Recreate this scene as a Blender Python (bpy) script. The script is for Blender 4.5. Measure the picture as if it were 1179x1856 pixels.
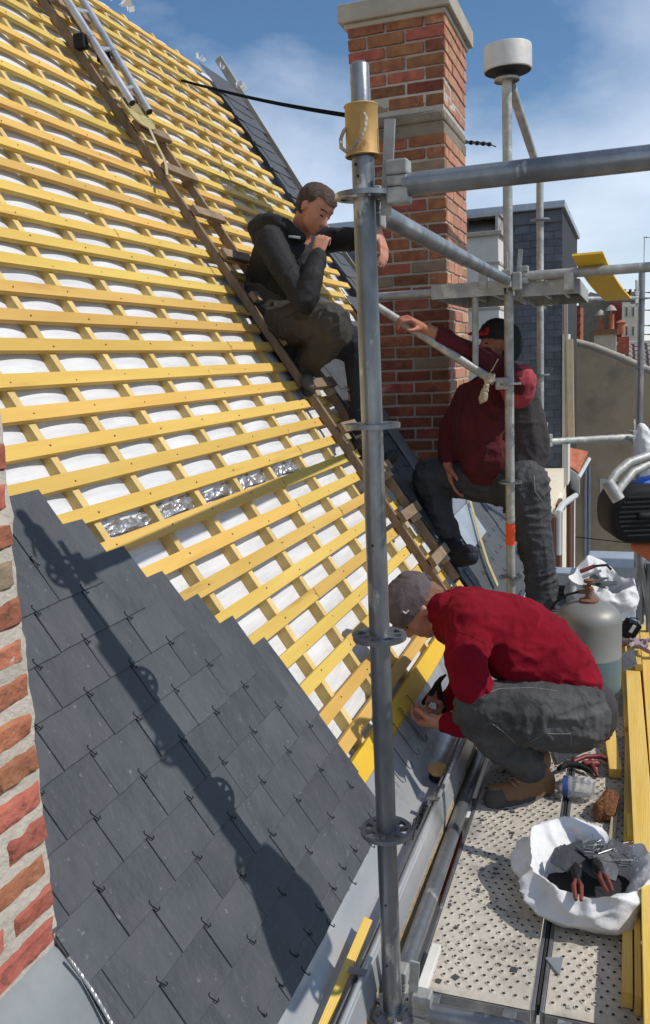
import bpy, bmesh, math, random
import numpy as np
from mathutils import Vector, Matrix, noise
from mathutils.bvhtree import BVHTree
random.seed(7)
for o in list(bpy.data.objects): bpy.data.objects.remove(o)
SC = bpy.context.scene
COL = SC.collection
V = Vector
# ------------------------------------------------------------------ camera
FPX, W0, H0 = 1567.96, 1179.0, 1856.0
AX = V((0.94390696, -0.01430773, 0.32990142))
AY = V((0.32719338, 0.17529274, -0.92855638))
AZ = V((-0.04454379, 0.98441239, 0.17014143))
CR = Matrix((AX, AY, AZ))                       # camera axes -> world
cam = bpy.data.cameras.new('camera'); camo = bpy.data.objects.new('camera', cam); COL.objects.link(camo)
camo.matrix_world = CR.to_4x4()
cam.sensor_fit = 'VERTICAL'; cam.sensor_height = 36.0; cam.sensor_width = 24.0
cam.lens = FPX / H0 * 36.0
cam.clip_start = 0.05; cam.clip_end = 600
SC.camera = camo
SC.render.resolution_x = 650; SC.render.resolution_y = 1024
# ------------------------------------------------------------------ sky, sun, exposure
SUN = V((0.785, 0.05, 0.81)).normalized()
world = bpy.data.worlds.new('World'); SC.world = world; world.use_nodes = True
wt = world.node_tree; wt.nodes.clear()
def wn(t): return wt.nodes.new(t)
sky = wn('ShaderNodeTexSky'); sky.sky_type = 'NISHITA'; sky.sun_disc = False
sky.sun_elevation = math.asin(SUN.z); sky.sun_rotation = math.atan2(SUN.x, SUN.y)
sky.altitude = 100; sky.air_density = 1.0; sky.dust_density = 0.05; sky.ozone_density = 3.0
CLOUD_LOC = (-1.06, -2.09, 0.91)

bg = wn('ShaderNodeBackground'); bg.inputs['Strength'].default_value = 0.13
wo = wn('ShaderNodeOutputWorld'); tc = wn('ShaderNodeTexCoord')
mp = wn('ShaderNodeMapping'); mp.inputs['Scale'].default_value = (1.0, 1.0, 1.8); mp.inputs['Location'].default_value = CLOUD_LOC
n1 = wn('ShaderNodeTexNoise'); n1.inputs['Scale'].default_value = 1.5; n1.inputs['Detail'].default_value = 9; n1.inputs['Roughness'].default_value = 0.55
n1.inputs['Distortion'].default_value = 0.35
cr = wn('ShaderNodeValToRGB'); cr.color_ramp.elements[0].position = 0.42; cr.color_ramp.elements[1].position = 0.70
cr.color_ramp.elements[1].color = (0.9, 0.9, 0.9, 1)
mx = wn('ShaderNodeMix'); mx.data_type = 'RGBA'
hs = wn('ShaderNodeHueSaturation'); hs.inputs['Saturation'].default_value = 1.12; hs.inputs['Value'].default_value = 0.82
wt.links.new(tc.outputs['Generated'], mp.inputs['Vector']); wt.links.new(mp.outputs[0], n1.inputs['Vector'])
wt.links.new(n1.outputs['Fac'], cr.inputs[0]); wt.links.new(sky.outputs[0], hs.inputs['Color'])
wt.links.new(cr.outputs[0], mx.inputs[0]); wt.links.new(hs.outputs[0], mx.inputs[6])
mx.inputs[7].default_value = (6.8, 7.5, 8.6, 1)
wt.links.new(mx.outputs[2], bg.inputs['Color']); wt.links.new(bg.outputs[0], wo.inputs['Surface'])
sl = bpy.data.lights.new('sun', 'SUN'); sl.energy = 3.6; sl.angle = math.radians(0.53); sl.color = (1.0, 0.95, 0.87)
so = bpy.data.objects.new('sun', sl); COL.objects.link(so); so.rotation_euler = SUN.to_track_quat('Z', 'Y').to_euler()
SC.view_settings.view_transform = 'Standard'; SC.view_settings.look = 'None'
SC.view_settings.exposure = 0.0; SC.view_settings.gamma = 1.0; SC.view_settings.use_curve_mapping = False
SC.cycles.max_bounces = 6

# ------------------------------------------------------------------ measuring helpers
def ray(x, y):
    return (CR @ V((x - 589.5, -(y - 928.0), -FPX))).normalized()
def W(x, y, Y):                                 # point seen at photo pixel x, y standing at world distance Y along the eaves
    r = ray(x, y); return r * (Y / r.y)
def RPIX(x, y, h=0.0):                          # point of the roof plane seen at photo pixel x, y
    r = ray(x, y); n = V((math.sin(math.radians(56.5)), 0, math.cos(math.radians(56.5)))); return r * ((-1.38 + h) / n.dot(r))
def WZ(x, y, z):
    r = ray(x, y); return r * (z / r.z)
def WX(x, y, X):
    r = ray(x, y); return r * (X / r.x)
TH = math.radians(56.5)
RN = V((math.sin(TH), 0, math.cos(TH))); RS = V((-math.cos(TH), 0, math.sin(TH))); RD = -1.38
def RP(Y, v, h=0.0):                            # a point on the roof: Y along the eaves, v up the slope, h out of the surface
    return RN * (RD + h) + RS * v + V((0, Y, 0))
RM = Matrix((V((0, 1, 0)), RS, RN)).transposed().to_4x4()   # local x = eaves, y = upslope, z = outwards (mirrored)
RROT = Matrix((V((0, -1, 0)), RS, RN)).transposed()          # proper rotation: x=-Y, y=up slope, z=out
# ------------------------------------------------------------------ materials
MATS = {}
def L(c): return tuple(((x / 12.92) if x <= 0.04045 else ((x + 0.055) / 1.055) ** 2.4) for x in c)
def mat(name, col, rough=0.6, metal=0.0, col2=None, nscale=8, stretch=(1, 1, 1), bump=0.0, bscale=None, bdetail=5,
        rand=0.0, hue=0.0, spec=0.5, coord='Object', dirt=None, dscale=3, dlo=0.5, dhi=0.7, trans=0.0, alpha=1.0, detail=6, wave=None, sheen=0, rvar=0.0, sss=0):
    m = bpy.data.materials.new(name); m.use_nodes = True; t = m.node_tree; N = t.nodes; K = t.links
    b = N['Principled BSDF']
    b.inputs['Roughness'].default_value = rough; b.inputs['Metallic'].default_value = metal
    b.inputs['Specular IOR Level'].default_value = spec
    if trans: b.inputs['Transmission Weight'].default_value = trans
    if sheen: b.inputs['Sheen Weight'].default_value = sheen
    if sss:
        b.inputs['Subsurface Weight'].default_value = sss; b.inputs['Subsurface Radius'].default_value = (0.02, 0.008, 0.004); b.inputs['Subsurface Scale'].default_value = 0.4
    if coord == 'World': src = N.new('ShaderNodeNewGeometry').outputs['Position']
    else: src = N.new('ShaderNodeTexCoord').outputs['Object']
    mp = N.new('ShaderNodeMapping'); mp.inputs['Scale'].default_value = stretch; K.new(src, mp.inputs[0])
    oi = N.new('ShaderNodeObjectInfo')
    ad = N.new('ShaderNodeVectorMath'); ad.operation = 'ADD'
    ml = N.new('ShaderNodeMath'); ml.operation = 'MULTIPLY'; ml.inputs[1].default_value = 37.0 if rand or hue else 0.0
    K.new(oi.outputs['Random'], ml.inputs[0]); K.new(mp.outputs[0], ad.inputs[0]); K.new(ml.outputs[0], ad.inputs[1])
    nz = N.new('ShaderNodeTexNoise'); nz.inputs['Scale'].default_value = nscale; nz.inputs['Detail'].default_value = detail
    nz.inputs['Roughness'].default_value = 0.6
    K.new(ad.outputs[0], nz.inputs['Vector'])
    mix = N.new('ShaderNodeMix'); mix.data_type = 'RGBA'
    mix.inputs[6].default_value = (*col, 1); mix.inputs[7].default_value = (*(col2 or col), 1)
    rm = N.new('ShaderNodeMapRange'); rm.inputs[1].default_value = 0.32; rm.inputs[2].default_value = 0.68
    K.new(nz.outputs['Fac'], rm.inputs[0]); K.new(rm.outputs[0], mix.inputs[0])
    out = mix.outputs[2]
    if wave:                                    # thin lines: (scale, axis, colour, distortion, strength)
        wv = N.new('ShaderNodeTexWave'); wv.bands_direction = wave[1]; wv.inputs['Scale'].default_value = wave[0]
        wv.inputs['Distortion'].default_value = wave[3]; wv.inputs['Detail'].default_value = 3; wv.inputs['Detail Scale'].default_value = 1.2
        K.new(ad.outputs[0], wv.inputs[0])
        w2 = N.new('ShaderNodeMix'); w2.data_type = 'RGBA'; w2.inputs[7].default_value = (*wave[2], 1)
        wm = N.new('ShaderNodeMath'); wm.operation = 'MULTIPLY'; wm.inputs[1].default_value = wave[4]
        pw = N.new('ShaderNodeMath'); pw.operation = 'POWER'; pw.inputs[1].default_value = 2.5
        K.new(wv.outputs['Fac'], pw.inputs[0]); K.new(pw.outputs[0], wm.inputs[0]); K.new(wm.outputs[0], w2.inputs[0]); K.new(out, w2.inputs[6]); out = w2.outputs[2]
    if dirt:
        dn = N.new('ShaderNodeTexNoise'); dn.inputs['Scale'].default_value = dscale; dn.inputs['Detail'].default_value = 9; dn.inputs['Roughness'].default_value = 0.65
        K.new(ad.outputs[0], dn.inputs['Vector'])
        dr = N.new('ShaderNodeMapRange'); dr.inputs[1].default_value = dlo; dr.inputs[2].default_value = dhi
        K.new(dn.outputs['Fac'], dr.inputs[0])
        d2 = N.new('ShaderNodeMix'); d2.data_type = 'RGBA'; d2.inputs[7].default_value = (*dirt, 1)
        K.new(dr.outputs[0], d2.inputs[0]); K.new(out, d2.inputs[6]); out = d2.outputs[2]
    if rand or hue:
        h = N.new('ShaderNodeHueSaturation'); K.new(out, h.inputs['Color'])
        r1 = N.new('ShaderNodeMapRange'); r1.inputs[3].default_value = 1 - rand; r1.inputs[4].default_value = 1 + rand
        K.new(oi.outputs['Random'], r1.inputs[0]); K.new(r1.outputs[0], h.inputs['Value'])
        fr = N.new('ShaderNodeMath'); fr.operation = 'MULTIPLY'; fr.inputs[1].default_value = 7.31
        f2 = N.new('ShaderNodeMath'); f2.operation = 'FRACT'; K.new(oi.outputs['Random'], fr.inputs[0]); K.new(fr.outputs[0], f2.inputs[0])
        r2 = N.new('ShaderNodeMapRange'); r2.inputs[3].default_value = 0.5 - hue; r2.inputs[4].default_value = 0.5 + hue
        K.new(f2.outputs[0], r2.inputs[0]); K.new(r2.outputs[0], h.inputs['Hue']); out = h.outputs[0]
    K.new(out, b.inputs['Base Color'])
    if rvar:
        rr = N.new('ShaderNodeMapRange'); rr.inputs[1].default_value = 0.3; rr.inputs[2].default_value = 0.7
        rr.inputs[3].default_value = max(rough - rvar, 0.05); rr.inputs[4].default_value = min(rough + rvar, 1)
        K.new(nz.outputs['Fac'], rr.inputs[0]); K.new(rr.outputs[0], b.inputs['Roughness'])
    if bump:
        bn = N.new('ShaderNodeTexNoise'); bn.inputs['Scale'].default_value = bscale or nscale * 3; bn.inputs['Detail'].default_value = bdetail
        K.new(ad.outputs[0], bn.inputs['Vector'])
        bp = N.new('ShaderNodeBump'); bp.inputs['Strength'].default_value = min(1, bump); bp.inputs['Distance'].default_value = 0.01 * max(1, bump)
        K.new(bn.outputs['Fac'], bp.inputs['Height']); K.new(bp.outputs[0], b.inputs['Normal'])
    MATS[name] = m; return m
mat('slate', (0.045, 0.050, 0.058), 0.62, col2=(0.072, 0.077, 0.086), nscale=5, stretch=(1.3, 0.9, 1), bump=0.6, bscale=22, rand=0.10, hue=0.010,
    dirt=(0.17, 0.17, 0.18), dscale=42, dlo=0.63, dhi=0.72, spec=0.45, rvar=0.12)
mat('slate_far', (0.060, 0.068, 0.085), 0.6, col2=(0.10, 0.105, 0.12), nscale=6, rand=0.22, bump=0.3, bscale=20)
mat('hook', (0.012, 0.012, 0.014), 0.35, 0.6)
mat('batten', (0.55, 0.340, 0.066), 0.72, col2=(0.64, 0.425, 0.105), nscale=8, stretch=(1.6, 0.14, 1.6), coord='World', rand=0.12, hue=0.010, bump=0.25, bscale=20,
    dirt=(0.42, 0.24, 0.05), dscale=7, dlo=0.60, dhi=0.72)
mat('counter', (0.56, 0.39, 0.13), 0.75, col2=(0.69, 0.52, 0.22), nscale=9, stretch=(1, 1, 1), coord='World', rand=0.12, bump=0.2, bscale=40)
mat('plank', (0.66, 0.42, 0.075), 0.72, col2=(0.74, 0.53, 0.15), nscale=5, stretch=(6, 0.35, 6), rand=0.1, hue=0.006, bump=0.15, bscale=30,
    wave=(9, 'X', (0.44, 0.25, 0.04), 5.0, 0.42), dirt=(0.40, 0.22, 0.05), dscale=3, dlo=0.66, dhi=0.78)
mat('board_yellow', (0.72, 0.47, 0.035), 0.6, col2=(0.66, 0.40, 0.03), nscale=6, bump=0.15)
mat('insulation', (0.72, 0.73, 0.75), 0.5, col2=(0.56, 0.57, 0.60), nscale=9, stretch=(3, 0.35, 3), coord='World', bump=0.8, bscale=11, dirt=(0.45, 0.46, 0.48), dscale=16, dlo=0.66, dhi=0.85)
mat('foil', (0.66, 0.67, 0.70), 0.34, 0.85, col2=(0.4, 0.4, 0.43), nscale=20, bump=1.0, bscale=22, coord='World')
mat('zinc_dull', (0.24, 0.26, 0.265), 0.55, 0.3, col2=(0.17, 0.19, 0.20), nscale=5, coord='World', bump=0.15)
mat('bottle_label', (0.03, 0.07, 0.26), 0.5)
mat('zinc', (0.55, 0.56, 0.57), 0.36, 0.45, col2=(0.38, 0.395, 0.41), nscale=3.2, coord='World', bump=0.12, bscale=9, dirt=(0.12, 0.12, 0.12), dscale=2.4, dlo=0.56, dhi=0.74, rvar=0.12)
mat('zinc_lead', (0.32, 0.37, 0.43), 0.5, 0.4, col2=(0.43, 0.48, 0.54), nscale=3, coord='World', bump=0.2, bscale=10)
mat('galv', (0.34, 0.355, 0.365), 0.38, 0.75, col2=(0.16, 0.17, 0.18), nscale=9, stretch=(1, 1, 0.5), bump=0.2, bscale=34, dirt=(0.55, 0.54, 0.51), dscale=11, dlo=0.60, dhi=0.66, rvar=0.14, detail=8, coord='World')
mat('galv_worn', (0.44, 0.44, 0.42), 0.55, 0.45, col2=(0.27, 0.265, 0.25), nscale=14, bump=0.3, bscale=40, dirt=(0.58, 0.56, 0.50), dscale=8, dlo=0.52, dhi=0.66, coord='World')
mat('alu', (0.62, 0.62, 0.62), 0.36, 0.8, col2=(0.42, 0.42, 0.43), nscale=9, dirt=(0.22, 0.21, 0.2), dscale=14, dlo=0.6, dhi=0.75)
mat('deck', (0.42, 0.38, 0.32), 0.8, 0.05, col2=(0.55, 0.505, 0.43), nscale=6, coord='World', bump=0.3, bscale=60, dirt=(0.17, 0.165, 0.155), dscale=7, dlo=0.52, dhi=0.74, detail=10)
mat('deck_hole', (0.02, 0.02, 0.02), 0.8)
mat('brick', (0.34, 0.118, 0.058), 0.9, col2=(0.17, 0.058, 0.034), nscale=16, bump=0.8, bscale=50, rand=0.38, hue=0.018, dirt=(0.42, 0.34, 0.27), dscale=9, dlo=0.60, dhi=0.76)
mat('brick_light', (0.40, 0.145, 0.085), 0.88, col2=(0.28, 0.085, 0.05), nscale=12, bump=0.9, bscale=50, rand=0.28, hue=0.014, dirt=(0.14, 0.06, 0.04), dscale=24, dlo=0.60, dhi=0.70)
mat('brick_sunlit', (0.46, 0.235, 0.15), 0.9, col2=(0.36, 0.155, 0.09), nscale=12, bump=0.6, bscale=50, rand=0.18, hue=0.012, dirt=(0.55, 0.45, 0.36), dscale=9, dlo=0.58, dhi=0.75)  # same bricks on the sunny side, the sun's wash put into the colour
mat('brick_buff', (0.30, 0.22, 0.14), 0.9, col2=(0.20, 0.15, 0.10), nscale=14, bump=0.6, bscale=45, rand=0.15)
mat('brick_red_dark', (0.20, 0.025, 0.02), 0.8, col2=(0.27, 0.04, 0.03), nscale=8, rand=0.1)
mat('mortar', (0.40, 0.36, 0.31), 0.95, col2=(0.52, 0.48, 0.42), nscale=9, bump=0.9, bscale=60, coord='World')
mat('mortar_pale', (0.50, 0.455, 0.39), 0.95, col2=(0.40, 0.36, 0.30), nscale=10, bump=0.5, bscale=90, coord='World')
mat('stone', (0.24, 0.205, 0.15), 0.95, col2=(0.15, 0.13, 0.095), nscale=7, bump=0.9, bscale=26, dirt=(0.11, 0.10, 0.08), dscale=7, dlo=0.58, dhi=0.72)
mat('concrete', (0.42, 0.38, 0.31), 0.9, col2=(0.33, 0.29, 0.23), nscale=6, bump=0.4, bscale=40)
mat('render_beige', (0.52, 0.40, 0.265), 0.95, col2=(0.43, 0.33, 0.21), nscale=1.4, coord='World', bump=0.6, bscale=30, dirt=(0.24, 0.20, 0.15), dscale=1.1, dlo=0.5, dhi=0.75)
mat('render_cream', (0.78, 0.70, 0.54), 0.9, col2=(0.70, 0.61, 0.46), nscale=3, coord='World', bump=0.2)
mat('render_white', (0.62, 0.60, 0.54), 0.9, col2=(0.54, 0.52, 0.47), nscale=5, coord='World', bump=0.2)
mat('facade', (0.30, 0.28, 0.255), 0.95, col2=(0.38, 0.36, 0.33), nscale=4, coord='World', bump=0.4)
mat('moss_stone', (0.42, 0.34, 0.24), 0.95, col2=(0.34, 0.27, 0.18), nscale=20, coord='World', bump=0.9, bscale=60, dirt=(0.05, 0.035, 0.02), dscale=26, dlo=0.58, dhi=0.66)
mat('paint_white', (0.74, 0.73, 0.69), 0.7, col2=(0.60, 0.58, 0.53), nscale=9, bump=0.2)
mat('old_wood', (0.17, 0.115, 0.07), 0.85, col2=(0.27, 0.19, 0.125), nscale=9, stretch=(3, 1, 1), bump=0.5, bscale=40, rand=0.15, coord='World')
mat('grey_wood', (0.33, 0.26, 0.18), 0.85, col2=(0.42, 0.35, 0.26), nscale=10, stretch=(4, 1, 4), bump=0.4, rand=0.12)
mat('new_wood', (0.58, 0.42, 0.24), 0.8, col2=(0.66, 0.50, 0.31), nscale=9, bump=0.2)
mat('rust_can', (0.52, 0.33, 0.115), 0.6, 0.2, col2=(0.44, 0.26, 0.08), nscale=8, bump=0.3, dirt=(0.14, 0.06, 0.03), dscale=15, dlo=0.60, dhi=0.68)
mat('rope', (0.50, 0.42, 0.30), 0.9, col2=(0.36, 0.29, 0.2), nscale=60, bump=0.8, bscale=120)
mat('strap', (0.34, 0.28, 0.12), 0.8, col2=(0.46, 0.39, 0.20), nscale=30)
mat('cable', (0.008, 0.009, 0.012), 0.9, spec=0.1)
mat('drum', (0.62, 0.61, 0.58), 0.6, 0.2, col2=(0.50, 0.48, 0.45), nscale=7, bump=0.2)
mat('black', (0.010, 0.010, 0.011), 0.7, spec=0.3, bump=0.1, bscale=60)
mat('black_matte', (0.02, 0.02, 0.022), 0.8)
mat('rust', (0.16, 0.075, 0.04), 0.85, 0.3, col2=(0.25, 0.14, 0.08), nscale=40, bump=0.6)
mat('gas_grey', (0.19, 0.187, 0.175), 0.5, 0.3, col2=(0.26, 0.255, 0.24), nscale=4, bump=0.12, dirt=(0.20, 0.15, 0.11), dscale=9, dlo=0.60, dhi=0.78)
mat('gas_blue', (0.10, 0.165, 0.195), 0.5, 0.25, col2=(0.15, 0.22, 0.245), nscale=4, bump=0.12, dirt=(0.22, 0.20, 0.17), dscale=9, dlo=0.60, dhi=0.8)
mat('sack', (0.74, 0.74, 0.74), 0.6, col2=(0.62, 0.62, 0.63), nscale=6, bump=0.5, bscale=30, wave=(60, 'X', (0.56, 0.56, 0.58), 1.0, 0.35))
mat('red_fleece', (0.215, 0.005, 0.017), 0.95, col2=(0.155, 0.004, 0.012), nscale=10, bump=1.3, bscale=13, spec=0.15, bdetail=8)
mat('maroon', (0.095, 0.007, 0.012), 0.95, col2=(0.065, 0.005, 0.009), nscale=10, bump=1.3, bscale=20, bdetail=8)
mat('pink_red', (0.36, 0.045, 0.06), 0.9, col2=(0.30, 0.035, 0.05), nscale=10, bump=0.2, bscale=120)
mat('charcoal', (0.042, 0.034, 0.036), 0.9, col2=(0.03, 0.025, 0.027), nscale=10, bump=0.2, bscale=120)
mat('jacket_black', (0.006, 0.006, 0.007), 0.8, col2=(0.010, 0.010, 0.011), nscale=9, bump=0.3, bscale=50)
mat('jacket_olive', (0.045, 0.042, 0.030), 0.8, col2=(0.032, 0.030, 0.022), nscale=9, bump=0.3, bscale=50)
mat('trousers_work', (0.026, 0.024, 0.020), 0.85, col2=(0.052, 0.046, 0.038), nscale=4, bump=1.3, bscale=20, bdetail=8, dirt=(0.12, 0.10, 0.08), dscale=5, dlo=0.6, dhi=0.8)
mat('denim_navy', (0.012, 0.015, 0.026), 0.85, col2=(0.022, 0.027, 0.042), nscale=6, bump=0.3, bscale=60)
mat('denim_grey', (0.020, 0.020, 0.023), 0.85, col2=(0.11, 0.11, 0.115), nscale=3.4, bump=1.3, bscale=20, bdetail=8, dirt=(0.03, 0.03, 0.034), dscale=4, dlo=0.5, dhi=0.75)
mat('denim_dark', (0.028, 0.029, 0.033), 0.8, col2=(0.055, 0.056, 0.062), nscale=5, bump=1.3, bscale=20, bdetail=8)
mat('stitch', (0.22, 0.21, 0.20), 0.8)
mat('skin', (0.50, 0.24, 0.155), 0.55, col2=(0.42, 0.175, 0.115), nscale=9, bump=0.1, bscale=120, sss=0.12)
mat('skin_tan', (0.42, 0.17, 0.10), 0.55, col2=(0.34, 0.12, 0.07), nscale=9, bump=0.1, bscale=120, sss=0.12)
mat('hair', (0.035, 0.018, 0.010), 0.65, col2=(0.075, 0.042, 0.024), nscale=60, stretch=(1, 1, 1), bump=1.0, bscale=140)
mat('beard', (0.16, 0.075, 0.045), 0.8, col2=(0.24, 0.12, 0.075), nscale=60, bump=0.8, bscale=140)
mat('eye', (0.02, 0.015, 0.012), 0.3)
mat('cap_grey', (0.085, 0.065, 0.070), 0.85, col2=(0.11, 0.085, 0.09), nscale=8, bump=0.3, bscale=120)
mat('cap_black', (0.014, 0.014, 0.017), 0.85, bump=0.2, bscale=120)
mat('cap_red', (0.42, 0.012, 0.016), 0.7, bump=0.2, bscale=120)
mat('boot_tan', (0.26, 0.14, 0.065), 0.8, col2=(0.18, 0.10, 0.05), nscale=12, bump=0.4, bscale=60)
mat('boot_grey', (0.065, 0.058, 0.050), 0.8, col2=(0.10, 0.09, 0.08), nscale=12, bump=0.4)
mat('boot_navy', (0.006, 0.009, 0.022), 0.75, bump=0.3)
mat('rubber', (0.02, 0.02, 0.02), 0.75)
mat('orange_tape', (0.85, 0.09, 0.015), 0.5)
mat('orange', (0.50, 0.13, 0.045), 0.6)
mat('blue', (0.01, 0.13, 0.55), 0.45)
mat('red_tool', (0.24, 0.02, 0.018), 0.5, col2=(0.10, 0.015, 0.015), nscale=14)
mat('handle_red', (0.22, 0.035, 0.02), 0.6, col2=(0.12, 0.03, 0.02), nscale=40, dirt=(0.03, 0.03, 0.03), dscale=30)
mat('coir', (0.24, 0.105, 0.04), 0.95, col2=(0.13, 0.05, 0.02), nscale=40, stretch=(1, 1, 0.2), bump=1.0, bscale=80)
mat('tile_red', (0.50, 0.17, 0.085), 0.85, col2=(0.38, 0.11, 0.05), nscale=6, rand=0.15, bump=0.3)
mat('tile_grey', (0.28, 0.25, 0.22), 0.9, col2=(0.20, 0.18, 0.16), nscale=6, rand=0.2)
mat('pot', (0.40, 0.15, 0.075), 0.85, col2=(0.27, 0.09, 0.045), nscale=8, rand=0.2)
mat('shutter', (0.09, 0.035, 0.02), 0.7)
mat('glass_dark', (0.03, 0.035, 0.04), 0.08, spec=0.8)
mat('ground', (0.11, 0.105, 0.10), 0.95, col2=(0.16, 0.15, 0.14), nscale=0.6, coord='World')
mat('tyvek', (0.80, 0.79, 0.76), 0.7)
mat('rag', (0.20, 0.11, 0.13), 0.9, col2=(0.42, 0.36, 0.37), nscale=25)
mat('pvc', (0.5, 0.52, 0.53), 0.5)
mp_ = mat('plastic_clear', (0.80, 0.82, 0.85), 0.12, trans=0.75, bump=0.8, bscale=18)
MATS['plastic_clear'].node_tree.nodes['Principled BSDF'].inputs['IOR'].default_value = 1.2

# ------------------------------------------------------------------ mesh builders
def frame_of(d):
    d = d.normalized(); a = V((0, 0, 1)) if abs(d.z) < 0.95 else V((1, 0, 0))
    u = d.cross(a).normalized(); return u, u.cross(d).normalized()
class MB:
    def __init__(s): s.v = []; s.f = []
    def add(s, vs, fs):
        n = len(s.v); s.v += [V(x) for x in vs]; s.f += [tuple(i + n for i in f) for f in fs]; return s
    def box(s, c, size, R=None, j=0.0):
        c = V(c); hx, hy, hz = [x / 2 for x in size]; vs = []
        for x in (-hx, hx):
            for y in (-hy, hy):
                for z in (-hz, hz):
                    p = V((x + random.uniform(-j, j), y + random.uniform(-j, j), z + random.uniform(-j, j)))
                    vs.append(c + (R @ p if R is not None else p))
        return s.add(vs, [(0, 1, 3, 2), (4, 6, 7, 5), (0, 4, 5, 1), (2, 3, 7, 6), (0, 2, 6, 4), (1, 5, 7, 3)])
    def bar(s, p0, p1, w, t, up=None):           # rectangular bar from p0 to p1; w across, t along up
        p0, p1 = V(p0), V(p1); d = (p1 - p0).normalized()
        up = V(up) if up is not None else V((0, 0, 1)); sd = d.cross(up).normalized(); up = sd.cross(d).normalized()
        vs = []
        for p in (p0, p1):
            for a, b in ((-1, -1), (1, -1), (1, 1), (-1, 1)): vs.append(p + sd * (a * w / 2) + up * (b * t / 2))
        return s.add(vs, [(3, 2, 1, 0), (4, 5, 6, 7), (0, 1, 5, 4), (1, 2, 6, 5), (2, 3, 7, 6), (3, 0, 4, 7)])
    def tube(s, pts, r, n=12, cap=True, rs=None):
        pts = [V(p) for p in pts]; rings = []; base = len(s.v)
        u, w = frame_of(pts[1] - pts[0]); pd = (pts[1] - pts[0]).normalized()
        for i, p in enumerate(pts):
            d = ((pts[min(i + 1, len(pts) - 1)] - pts[max(i - 1, 0)])).normalized()
            q = pd.rotation_difference(d); u = q @ u; w = q @ w; pd = d
            rr = rs[i] if rs else r
            s.v += [p + (u * math.cos(2 * math.pi * k / n) + w * math.sin(2 * math.pi * k / n)) * rr for k in range(n)]
        for i in range(len(pts) - 1):
            for k in range(n):
                a = base + i * n + k; b = base + i * n + (k + 1) % n
                s.f.append((a, b, b + n, a + n))
        if cap:
            s.f.append(tuple(base + k for k in range(n))[::-1]); s.f.append(tuple(base + (len(pts) - 1) * n + k for k in range(n)))
        return s
    def lathe(s, prof, c=(0, 0, 0), n=24, axis=None):
        c = V(c); R = V((0, 0, 1)).rotation_difference(V(axis)).to_matrix() if axis is not None else None
        base = len(s.v)
        for (r, z) in prof:
            for k in range(n):
                p = V((r * math.cos(2 * math.pi * k / n), r * math.sin(2 * math.pi * k / n), z))
                s.v.append(c + (R @ p if R is not None else p))
        for i in range(len(prof) - 1):
            for k in range(n):
                a = base + i * n + k; b = base + i * n + (k + 1) % n
                s.f.append((a, b, b + n, a + n))
        return s
    def prism(s, poly, a, b, O=V((0, 0, 0))):    # closed polygon (list of 3D points) extruded from +a to +b (vectors)
        n = len(poly); vs = [V(p) + a for p in poly] + [V(p) + b for p in poly]
        fs = [tuple(range(n))[::-1], tuple(range(n, 2 * n))] + [(i, (i + 1) % n, n + (i + 1) % n, n + i) for i in range(n)]
        return s.add(vs, fs)
    def hull(s, spheres, n=10):
        bm = bmesh.new()
        for c, r in spheres:
            g = bmesh.ops.create_uvsphere(bm, u_segments=n, v_segments=max(6, n - 3), radius=r if not hasattr(r, '__len__') else 1)
            if hasattr(r, '__len__'):
                for v in g['verts']: v.co = V((v.co.x * r[0], v.co.y * r[1], v.co.z * r[2]))
            bmesh.ops.translate(bm, verts=g['verts'], vec=V(c))
        vs0 = [v.co.copy() for v in bm.verts]; bm.free()
        bm = bmesh.new(); [bm.verts.new(c) for c in vs0]
        bmesh.ops.convex_hull(bm, input=bm.verts[:])
        for v in [v for v in bm.verts if not v.link_faces]: bm.verts.remove(v)
        bm.verts.index_update()
        s.add([v.co.copy() for v in bm.verts], [tuple(v.index for v in f.verts) for f in bm.faces]); bm.free(); return s
    def mesh(s, name, m, off=V((0, 0, 0)), smooth=None):
        me = bpy.data.meshes.new(name); me.from_pydata([tuple(v - off) for v in s.v], [], s.f); me.update()
        if isinstance(m, (list, tuple)):
            for x in m: me.materials.append(MATS[x])
        elif m: me.materials.append(MATS[m])
        if smooth is not None:
            me.shade_smooth(); me.set_sharp_from_angle(angle=math.radians(smooth))
        return me
    def build(s, name, m, parent=None, smooth=None, bevel=0, **k):
        off = wloc(parent)
        me = s.mesh(name, m, off, smooth); return link(name, me, parent, bevel=bevel, **k)
def wloc(p):
    o = V((0, 0, 0))
    while p is not None: o = o + p.location; p = p.parent
    return o
def link(name, me, parent=None, bevel=0, kind=None, label=None, cat=None, group=None, world=None, rot=None):
    o = bpy.data.objects.new(name, me); COL.objects.link(o); o.parent = parent
    if world is not None: o.location = V(world) - wloc(parent)
    if rot is not None: o.rotation_euler = rot
    if bevel:
        b = o.modifiers.new('bevel', 'BEVEL'); b.width = bevel; b.segments = 2; b.limit_method = 'ANGLE'; b.angle_limit = math.radians(40)
    if kind: o['kind'] = kind
    if label: o['label'] = label
    if cat: o['category'] = cat
    if group: o['group'] = group
    return o
def thing(name, label, cat, loc=(0, 0, 0), group=None):
    o = bpy.data.objects.new(name, None); COL.objects.link(o); o.location = loc; o.empty_display_size = 0.1
    o['label'] = label; o['category'] = cat
    if group: o['group'] = group
    return o
# ================================================================== GROUND FAR BELOW
g = MB(); g.add([(-150, -60, -13), (150, -60, -13), (150, 400, -13), (-150, 400, -13)], [(0, 1, 2, 3)])
g.build('ground', 'ground', kind='structure')
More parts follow.
